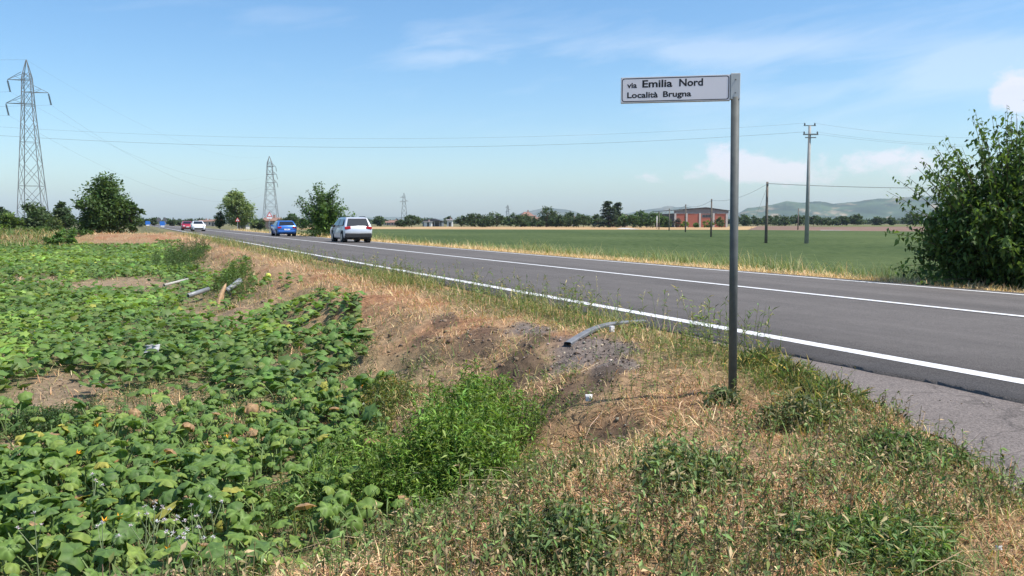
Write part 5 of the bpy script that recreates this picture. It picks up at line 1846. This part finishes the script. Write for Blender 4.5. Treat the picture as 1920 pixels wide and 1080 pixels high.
def finish(e, body, hw, P, rw, fw, side, tail, suv=False, roofrail=False):
    Ln, Wd, Ht, belt, pf, wr, ax = P
    # rear and front glass from profile corner points: (a0,z0) belt, (a1,z1) roof
    for nm, ((a0, z0), (a1, z1)), sg in (('rear_window', rw, -1), ('windscreen', fw, 1)):
        y0, y1 = hw(z0) * .80, hw(z1) * .80
        pts = [(a0, -y0, z0), (a0, y0, z0), (a1, y1, z1), (a1, -y1, z1)]
        if sg < 0: pts = pts[::-1]
        quad_on(e, nm, pts, M_CGLASS, thick=.022)
    for sg in (-1, 1):
        for w in side:
            pts = [(a, sg * (hw(z) - .004), z) for a, z in w]
            if sg > 0: pts = pts[::-1]
            quad_on(e, 'side_window', pts, M_CGLASS, thick=.012)
        for xx in ax:
            w = empty('wheel', (0, 0, 0)); w.parent = e; w.location = (xx, sg * (Wd / 2 - .105), wr)
            m = MB(); m.bar((0, -sg * .11, 0), (0, sg * .115, 0), wr, None, 24); m.build('tyre', M_TYRE, w, False, .03, 2)
            m = MB(); m.bar((0, sg * .10, 0), (0, sg * .125, 0), wr * .66, wr * .6, 16); m.build('rim', M_RIM, w)
            a = MB(); a.bar((xx, sg * (Wd / 2 - .30), wr + .02), (xx, sg * (Wd / 2 - .012), wr + .02), wr * 1.17, None, 20); a.build('wheel_arch', M_PLASTIC, e)
        m = MB(); m.box((.62 * Ln / 4.3, sg * (Wd / 2 + .07), belt + .06), (.16, .2, .13)); m.build('mirror', M_PLASTIC if suv else body.data.materials[0], e, False, .03, 2)
        m = MB(); (tx, tz, tw, th) = tail
        m.box((tx, sg * (Wd / 2 - tw / 2 - .05), tz), (.12, tw, th), 0, Matrix.Rotation(-.1 * sg, 3, 'X')); m.build('tail_lamp', M_TAIL, e, False, .02, 2)
        hx = Ln / 2 - .17
        m = MB(); m.box((hx, sg * (Wd / 2 - .30), belt - .26), (.22, .36, .15), sg * -.35); m.build('head_lamp', M_HEAD, e, False, .03, 2)
        if roofrail:
            m = MB(); m.path([(-1.5, sg * hw(Ht) * .93, Ht - .04), (-1.3, sg * hw(Ht) * .93, Ht + .03), (.1, sg * hw(Ht) * .93, Ht + .03), (.3, sg * hw(Ht) * .93, Ht - .05)], .02, 6); m.build('roof_rail', M_PLASTIC, e)
    m = MB(); m.box((-Ln / 2 + .04, 0, .68 if suv else .62), (.06, .52, .12)); m.build('number_plate', M_PLATE, e)
    m = MB(); m.box((-Ln / 2 + .12, 0, .44), (.28, Wd * .93, .30 if suv else .2)); m.build('rear_bumper', M_PLASTIC if suv else body.data.materials[0], e, False, .06, 3)
    m = MB(); m.box((Ln / 2 - .05, 0, .40), (.16, Wd * .7, .16)); m.build('front_grille', M_PLASTIC, e, False, .03, 2)
    m = MB(); m.box((Ln / 2 - .0, 0, .52), (.05, .5, .11)); m.build('number_plate', M_PLATE, e)
    m = MB(); m.path([(-1.45 * Ln / 4.3, 0, Ht - .06), (-1.6 * Ln / 4.3, 0, Ht + .16)], [.012, .006], 5); m.build('aerial', M_PLASTIC, e)
    m = MB(); m.box((0, 0, .27), (Ln * .86, Wd * .84, .16)); m.build('underbody', M_PLASTIC, e)


PNT_S = plain('paint_silver', (.62, .64, .68), .32, .35, .03, 2, 0, .5, .6)
PNT_B = plain('paint_blue', (.035, .16, .52), .30, .3, .04, 2, 0, .5, .6)
PNT_W = plain('paint_white', (.76, .77, .78), .35, 0, .03, 2, 0, .5, .5)
PNT_R = plain('paint_red', (.36, .012, .03), .35, .1, .04, 2, 0, .5, .5)

SUV = (4.3, 1.80, 1.60, .98, [(-2.02, .34), (-2.14, .45), (-2.16, .72), (-2.10, .96), (-2.02, 1.06), (-1.78, 1.50), (-1.62, 1.57), (-.8, 1.60), (0, 1.59), (.42, 1.53), (1.12, 1.08), (1.75, .96), (2.04, .82), (2.13, .6), (2.10, .32), (1.9, .26), (-1.9, .28)], .345, (1.34, -1.33))
e, b, hw, rz = car(657, 453, 12.75, PNT_S, 'silver sport utility car with dark bumper driving away on the far lane', SUV)
finish(e, b, hw, SUV, ((-2.03, 1.05), (-1.79, 1.49)), ((1.06, 1.12), (.46, 1.50)), [[(-1.55, 1.08), (-.55, 1.06), (-.5, 1.47), (-1.4, 1.45)], [(-.45, 1.06), (.85, 1.06), (.3, 1.46), (-.4, 1.48)]], (-2.06, .92, .36, .17), True, True)
HAT = (4.25, 1.77, 1.42, .90, [(-1.98, .30), (-2.08, .42), (-2.12, .64), (-2.08, .86), (-2.0, .98), (-1.62, 1.33), (-1.45, 1.39), (-.7, 1.42), (-.1, 1.40), (.2, 1.36), (.95, .98), (1.7, .88), (2.0, .74), (2.1, .52), (2.06, .26), (1.9, .21), (-1.85, .23)], .32, (1.33, -1.34))
e, b, hw, rz = car(531, 445, 12.7, PNT_B, 'bright blue hatchback driving away ahead of the silver car', HAT)
finish(e, b, hw, HAT, ((-1.99, .99), (-1.63, 1.32)), ((.89, 1.01), (.24, 1.34)), [[(-1.4, .98), (-.45, .96), (-.42, 1.29), (-1.25, 1.27)], [(-.37, .96), (.7, .96), (.1, 1.28), (-.33, 1.30)]], (-2.05, .80, .34, .15))
SUP = (3.95, 1.72, 1.50, .95, HAT[4], .31, (1.25, -1.25))
SUP = (4.0, 1.74, 1.47, .93, [(-1.9, .30), (-1.98, .42), (-2.0, .64), (-1.96, .86), (-1.9, 1.0), (-1.6, 1.38), (-1.42, 1.44), (-.7, 1.47), (-.1, 1.45), (.15, 1.41), (.95, 1.0), (1.62, .90), (1.88, .76), (1.98, .52), (1.94, .26), (1.8, .21), (-1.8, .23)], .31, (1.28, -1.27))
e, b, hw, rz = car(371, 436, 8.45, PNT_W, 'white hatchback coming towards us on the near lane', SUP, -1)
finish(e, b, hw, SUP, ((-1.89, 1.01), (-1.61, 1.37)), ((.89, 1.03), (.19, 1.39)), [[(-1.4, 1.0), (-.45, .98), (-.42, 1.33), (-1.25, 1.31)], [(-.37, .98), (.7, .98), (.1, 1.32), (-.33, 1.34)]], (-1.93, .84, .3, .15))
e, b, hw, rz = car(350.5, 434, 8.1, PNT_R, 'dark red car following the white hatchback', SUP, -1)
finish(e, b, hw, SUP, ((-1.89, 1.01), (-1.61, 1.37)), ((.89, 1.03), (.19, 1.39)), [[(-1.4, 1.0), (-.45, .98), (-.42, 1.33), (-1.25, 1.31)], [(-.37, .98), (.7, .98), (.1, 1.32), (-.33, 1.34)]], (-1.93, .84, .3, .15))

# ------------------------------------------------------------------ the street sign
M_PIPE = plain('sign_pipe', (.095, .105, .10), .65, 0, .18, 14, .05)
M_BRKT = plain('sign_bracket', (.55, .56, .53), .45, .3, .06, 8)
M_FACE = plain('sign_face', (.86, .83, .84), .5, 0, .03, 3)


def street_sign():
    p = hit(1374, 738); F = p[1]
    k = F / FPX
    top = at(1379, 138, F)[2]; brk = at(1379, 187, F)[2]
    e = empty('street_name_sign', p, 0, 'white street name sign on a grey steel pole in the dry grass', 'street sign')
    dx = at(1379, 138, F)[0] - p[0]
    pr = .5 * 15.5 * k
    m = MB(); m.bar((0, 0, -.25), (dx * .93, 0, brk - p[2] + .02), pr, pr, 20); m.build('pole', M_PIPE, e, True)
    for f in e.children[0].data.polygons:
        if len(f.vertices) > 4: f.use_smooth = False
    ang = R(10)
    c0 = Vector((dx, 0, 0)); zt, zb = top - p[2], brk - p[2]
    hgt = zt - zb
    Rm = Matrix.Rotation(-ang, 4, 'Z')           # panel runs left and slightly away
    base = Matrix.Translation((dx, 0, zb)) @ Rm
    # holder at the pole top
    w = 17.5 * k
    m = MB(); m.box((0, 0, hgt / 2 + .001), (w, .05, hgt)); br = m.build('bracket', M_BRKT, e, False, .004, 2); br.data.transform(base)
    pw = 197.0 * k / math.cos(ang); ph = 47.5 * k; t = .040
    x1 = -w / 2 - .002; x0 = x1 - pw
    z0 = -.008
    m = MB(); m.box(((x0 + x1) / 2, 0, z0 + ph / 2), (pw, t, ph)); pn = m.build('panel', M_BRKT, e, False, .003, 2); pn.data.transform(base)
    def face(poly, d0, d1, name, mat, hole=None):
        mm = MB(); n = len(poly)
        if hole is None:
            mm.add([(x, d0, z) for x, z in poly] , [tuple(range(n))])
        else:
            mm.add([(x, d0, z) for x, z in poly] + [(x, d0, z) for x, z in hole], [(i, (i + 1) % n, n + (i + 1) % n, n + i) for i in range(n)])
        o = mm.build(name, mat, pn); o.data.transform(base); return o
    def rrect(a, b, c, d, r, q=5):
        P_ = []
        for (cx, cz, s0) in ((b - r, c + r, -math.pi / 2), (b - r, d - r, 0), (a + r, d - r, math.pi / 2), (a + r, c + r, math.pi)):
            for i in range(q): P_.append((cx + r * math.cos(s0 + i / (q - 1) * math.pi / 2), cz + r * math.sin(s0 + i / (q - 1) * math.pi / 2)))
        return P_
    g = .004
    face(rrect(x0 + g, x1 - g, z0 + g, z0 + ph - g, .008), -t / 2 - .0008, 0, 'face', M_FACE)
    i1, i2 = .0085, .0150
    face(rrect(x0 + i1, x1 - i1, z0 + i1, z0 + ph - i1, .020), -t / 2 - .0011, 0, 'border', M_BLACK, rrect(x0 + i2, x1 - i2, z0 + i2, z0 + ph - i2, .016))
    # lettering: left edge, right edge, base line, cap height as shares of the panel
    words = [('via', .058, .150, .415, .215), ('Emilia', .200, .476, .405, .285), ('Nord', .538, .755, .395, .285), ('Località', .060, .345, .805, .225), ('Brugna', .392, .650, .795, .225)]
    dg = bpy.context.evaluated_depsgraph_get()
    for (txt, a, b_, bl, cap) in words:
        cu = bpy.data.curves.new('lettering', 'FONT'); cu.body = txt; cu.size = 1.0; cu.resolution_u = 3; cu.offset = .028
        to = bpy.data.objects.new('lettering', cu); COL.objects.link(to)
        bpy.context.view_layer.update()
        me = bpy.data.meshes.new_from_object(to.evaluated_get(bpy.context.evaluated_depsgraph_get()))
        COL.objects.unlink(to); bpy.data.objects.remove(to)
        co = np.array([v.co[:] for v in me.vertices])
        mn, mx = co[:, 0].min(), co[:, 0].max()
        caph = .729
        X = x0 + pw * (a + (b_ - a) * (co[:, 0] - mn) / (mx - mn))
        Z = z0 + ph * (1 - bl) + co[:, 1] / caph * cap * ph
        new = np.stack([X, np.full(len(X), -t / 2 - .0013), Z], 1)
        me.vertices.foreach_set('co', new.ravel().astype(np.float32)); me.transform(base)
        me.materials.clear(); me.materials.append(M_BLACK)
        link(bpy.data.objects.new('lettering', me), pn)
    # screws of the holder
    for zz in (.25, .75):
        m = MB(); m.bar((0, -.025, hgt * zz), (0, -.029, hgt * zz), .006, None, 8); o = m.build('screw', M_STEEL, e); o.data.transform(base)


street_sign()

# ------------------------------------------------------------------ things lying about
M_RAIL = plain('torn_sheet_metal', (.17, .175, .185), .6, .1, .25, 9)
M_DRAIN = plain('drain_pipe_grey', (.25, .26, .265), .5, .2, .12, 7)
M_PAPER = plain('paper_white', (.72, .71, .70), .8, 0, .05, 20)
M_WOOD = plain('split_wood', (.42, .27, .15), .8, 0, .2, 14, .4)
M_STONE = plain('pale_stone', (.48, .40, .29), .9, 0, .2, 18, .4)


def channel(pa, pb, lift, label, width=.10, hgt=.048):
    """bent metal channel lying on the ground between two points"""
    a, b = np.array(pa), np.array(pb)
    e = empty('metal_strip', a, 0, label, 'scrap metal')
    d = (b - a); n = 22; ax = d[:2] / np.linalg.norm(d[:2]); sd_ = np.array([ax[1], -ax[0]])
    V = []; sec = [(-.5, 0), (-.5, .75), (-.3, 1), (.35, 1), (.5, .8), (.5, .05), (.44, .05), (.44, .76), (.32, .93), (-.28, .93), (-.44, .72), (-.44, 0)]
    for i in range(n):
        t = i / (n - 1); q = d * t
        z = q[2] + .015 + lift * math.sin(math.pi * t) ** 1.2 + .05 * t
        side = .10 * math.sin(math.pi * t)
        wv = width * (1 - .5 * t); hv = hgt * (1.05 - .6 * t)
        tw = .35 * t
        for (u, w) in sec:
            uu, ww = u * wv, w * hv
            uu, ww = uu * math.cos(tw) + ww * math.sin(tw), ww * math.cos(tw) - uu * math.sin(tw)
            V.append((q[0] + sd_[0] * (uu - side), q[1] + sd_[1] * (uu - side), float(z) + ww))
    m = MB(); k = len(sec); F = []
    for i in range(n - 1):
        for j in range(k):
            F.append((i * k + j, i * k + (j + 1) % k, (i + 1) * k + (j + 1) % k, (i + 1) * k + j))
    F += [tuple(range(k))[::-1], tuple((n - 1) * k + j for j in range(k))]
    m.add(V, F); m.build('strip', M_RAIL, e)
    q = d * .52; mm = MB(); zz = float(H(a[0] + q[0], a[1] + q[1]) - a[2])
    mm.box((q[0] + sd_[0] * .02, q[1] + sd_[1] * .02, zz + .04), (.05, .05, .07), .4); mm.build('clip', M_PAPER, e)
    return e


channel(hit(1064, 652), hit(1208, 612), .06, 'bent grey metal strip torn off and lying on the gravel of the bank')


def pipe(pa, pb, r, label, za=.0, zb=.0, mat=None):
    a = np.array(pa, float) + np.array([0, 0, r + za]); b = np.array(pb, float) + np.array([0, 0, r + zb])
    e = empty('drain_pipe', pa, 0, label, 'pipe')
    o = np.array(pa, float)
    m = MB(); A, B = Vector(a - o), Vector(b - o); d = (B - A).normalized(); e1 = d.cross(Vector((0, 0, 1))).normalized(); e2 = d.cross(e1); n = 14
    V = []
    for p_, rr in ((A, r), (B, r), (B, r * .86), (A, r * .86)):
        for i in range(n):
            w = 2 * math.pi * i / n; V.append(p_ + (e1 * math.cos(w) + e2 * math.sin(w)) * rr)
    F = []
    for k in range(4):
        for i in range(n):
            F.append((k * n + i, k * n + (i + 1) % n, ((k + 1) % 4) * n + (i + 1) % n, ((k + 1) % 4) * n + i))
    m.add(V, F); m.build('tube', mat or M_DRAIN, e, True)
    m = MB(); c = A + (B - A) * .06; m.bar(c, c + d * .05, r * 1.12, None, 14); m.build('collar', mat or M_DRAIN, e, True)


pipe(hit(352, 570), hit(391, 558), .062, 'grey drain pipe length lying flat at the edge of the pumpkin leaves', .16, .18)
pa = hit(424, 560); pb = at(451, 534, pa[1] + .55)
pipe(pa, pb, .075, 'grey broken drain pipe sticking up from the weeds with its open end', .12, .05)
pipe(hit(308, 549), hit(362, 534), .042, 'thin pale pipe half hidden in weeds at the foot of the bank', .2, .2, plain('pale_pipe', (.40, .38, .34), .7, 0, .15, 8))
p0 = hit(415, 568)
e = empty('split_log', p0, .6, 'split orange brown wood stake leaning by the broken pipe', 'wood')
m = MB(); m.path([(-.10, -.05, -.05), (0, .05, .18), (.13, .14, .40), (.18, .17, .50)], [.05, .065, .05, .015], 6); m.build('stake', M_WOOD, e)
m = MB(); m.path([(.01, .0, .0), (.06, .03, .12), (.08, .06, .24)], [.02, .025, .006], 5); m.build('splinter', M_WOOD, e)


def scrap(px, py, sx, sz, label, seed, rz=0, mat=None, lift=.02):
    p = hit(px, py); k = p[1] / FPX
    e_ = empty('paper_scrap', p, rz, label, 'litter')
    r_ = np.random.default_rng(seed)
    n = 7; u, w = np.meshgrid(np.linspace(-.5, .5, n), np.linspace(0, 1, n)); w_, h_ = sx * k, sz * k
    dz = fbm(u * 4 + seed, w * 4, seed, 3) - .5
    V = np.stack([u.ravel() * w_ + .15 * w_ * dz.ravel(), (dz.ravel() * .9) * w_, w.ravel() * h_ + lift + .2 * h_ * dz.ravel() * (w.ravel() > .1)], 1)
    idx = np.arange(n * n).reshape(n, n)
    T = np.stack([idx[:-1, :-1].ravel(), idx[:-1, 1:].ravel(), idx[1:, 1:].ravel(), idx[1:, :-1].ravel()], 1)
    o = nobj('sheet', V, T, mat or M_PAPER, e_, smooth=False)
    md = o.modifiers.new('thick', 'SOLIDIFY'); md.thickness = .003
    return e_


scrap(1104, 757, 13, 13, 'crumpled white paper scrap in the furrow below the metal strip', 3)
scrap(680, 778, 14, 20, 'torn white scrap standing in the straw beside the weed clump', 5, .5)
scrap(287, 695, 26, 14, 'pale grey rag lying on the pumpkin leaves', 8, .2, plain('rag_grey', (.42, .42, .43), .8), .28)
scrap(1452, 806, 6, 6, 'tiny white paper bit in the weeds near the driveway', 9)
scrap(1872, 1040, 12, 8, 'white paper bit on the gravelly corner of the driveway', 10)
p = hit(503, 521); e = empty('gourd', p, 0, 'small yellow green gourd lying on the bank above the pipes', 'gourd')
m = MB()
for i in range(6):
    za, zb = -math.pi / 2 + math.pi * i / 6, -math.pi / 2 + math.pi * (i + 1) / 6
    m.bar((0, 0, .07 + .075 * math.sin(za)), (0, 0, .07 + .075 * math.sin(zb)), max(.002, .085 * math.cos(za)), max(.002, .085 * math.cos(zb)), 12, False)
m.build('fruit', plain('gourd_skin', (.55, .62, .10), .5), e, True)
m = MB(); m.path([(0, 0, .13), (.01, .01, .17)], [.012, .008], 6); m.build('stem', M_STALK, e)

# pale stones by the strip
STN = [(1128, 646, 9), (1113, 650, 8), (1096, 653, 9), (1106, 652, 7), (1082, 655, 6), (1092, 657, 6), (1058, 660, 7), (1048, 668, 9), (1118, 656, 4), (1075, 652, 5)]
for i, (px, py, s) in enumerate(STN):
    p = hit(px, py + 2); k = p[1] / FPX; r0 = s * k / 2
    r_ = np.random.default_rng(i)
    V = []; T = []
    for a, z in ((.0, -.3), (.0, .35)):
        for j in range(7):
            w = 2 * math.pi * j / 7; q = r0 * (1 if z < 0 else .72) * (1 + .18 * r_.normal())
            V.append((math.cos(w) * q, math.sin(w) * q * .75, z * r0 + r0 * .25))
    V.append((0, 0, r0 * .75))
    m = MB(); m.add(V, [(j, (j + 1) % 7, 7 + (j + 1) % 7, 7 + j) for j in range(7)] + [(7 + j, 7 + (j + 1) % 7, 14) for j in range(7)] + [tuple(range(7))[::-1]])
    o = m.build('stone', M_STONE); o.location = [float(c) for c in p]; o.rotation_euler = (0, 0, random.uniform(0, 6))
    tag(o, 'small pale yellowish stone on the gravel beside the bent metal strip', 'stone', 'pale stones beside the bent strip')


# earth clods on the torn slope of the bank
def p_clod(x, y):
    c = cover(x, y)
    n = fbm(c['s'] * 1.4, c['l'] * 1.4, 261, 3)
    return np.clip(4 * c['k'] * (1 - c['k']), 0, 1) * np.clip((n - .42) * 5, 0, 1) * (c['s'] > 5.2) * (c['l'] > 1.5) + c['dark'] * .5


CL_V = A_((1, 0, .1), (-.9, .2, 0), (.1, 1, -.1), (0, -.9, .15), (.15, .1, .75), (0, 0, -.7), (.6, .6, .45), (-.5, -.5, .4))
CL_T = np.array([(0, 6, 4), (6, 2, 4), (2, 1, 4), (1, 7, 4), (7, 3, 4), (3, 0, 4), (2, 6, 0), (3, 7, 1), (2, 0, 5), (1, 2, 5), (3, 1, 5), (0, 3, 5)])
P = scatter([(4, 9, 110, 1), (9, 15, 60, 1.3), (15, 30, 14, 1.9)], p_clod, 0, 5.6)
n = len(P); sc = np.exp(rng.normal(math.log(.015), .5, n)) * P[:, 3]
v, t = place(CL_V, CL_T, P[:, :3] + np.array([0, 0, .004]), sc, sc * .8, sc * .8, rng.uniform(0, 6.28, n), rng.normal(0, .4, n))
tag(nobj('earth_clods', v, t, M_DRY, col=rep(colours(n, (.19, .135, .095), .25, .05), 8)), 'crumbled earth clods on the torn slope of the bank', kind='stuff')


# loose gravel and earth clods on the bank
def p_grav(x, y):
    c = cover(x, y)
    return np.clip(c['gravel'] + c['dark'] * .5 + c['soil'] * .25, 0, 1) * (1 - c['drive'])


def p_drv(x, y):
    c = cover(x, y)
    return c['drive'] * np.clip(1 - (drive_edge(c['l']) - c['s']) / .9, 0, .5) + (c['l'] < A_NEAR) * (c['l'] > A_NEAR - .5) * .25


ICO_V = A_((1, 0, 0), (-1, 0, 0), (0, 1, 0), (0, -1, 0), (0, 0, 1), (0, 0, -1)) * np.array([1, .8, .6])
ICO_T = np.array([(0, 2, 4), (2, 1, 4), (1, 3, 4), (3, 0, 4), (2, 0, 5), (1, 2, 5), (3, 1, 5), (0, 3, 5)])
P1 = scatter([(3, 8, 500, 1), (8, 14, 380, 1.1)], p_grav, -10, 6)
P2 = scatter([(2, 7, 420, .8)], p_drv, 0, 6)
P = np.concatenate([P1, P2]); n = len(P)
sc = np.exp(rng.normal(math.log(.0075), .5, n)) * P[:, 3]
v, t = place(ICO_V, ICO_T, P[:, :3] + np.array([0, 0, .012]), sc, sc, sc, rng.uniform(0, 6.28, n), rng.normal(0, .5, n))
cc = colours(n, (.25, .21, .18), .35, .05, (.15, .11, .08), .3)
tag(nobj('gravel', v, t, M_DRY, col=rep(cc, 6)), 'loose gravel and crumbs of tarmac on the bank', kind='stuff')
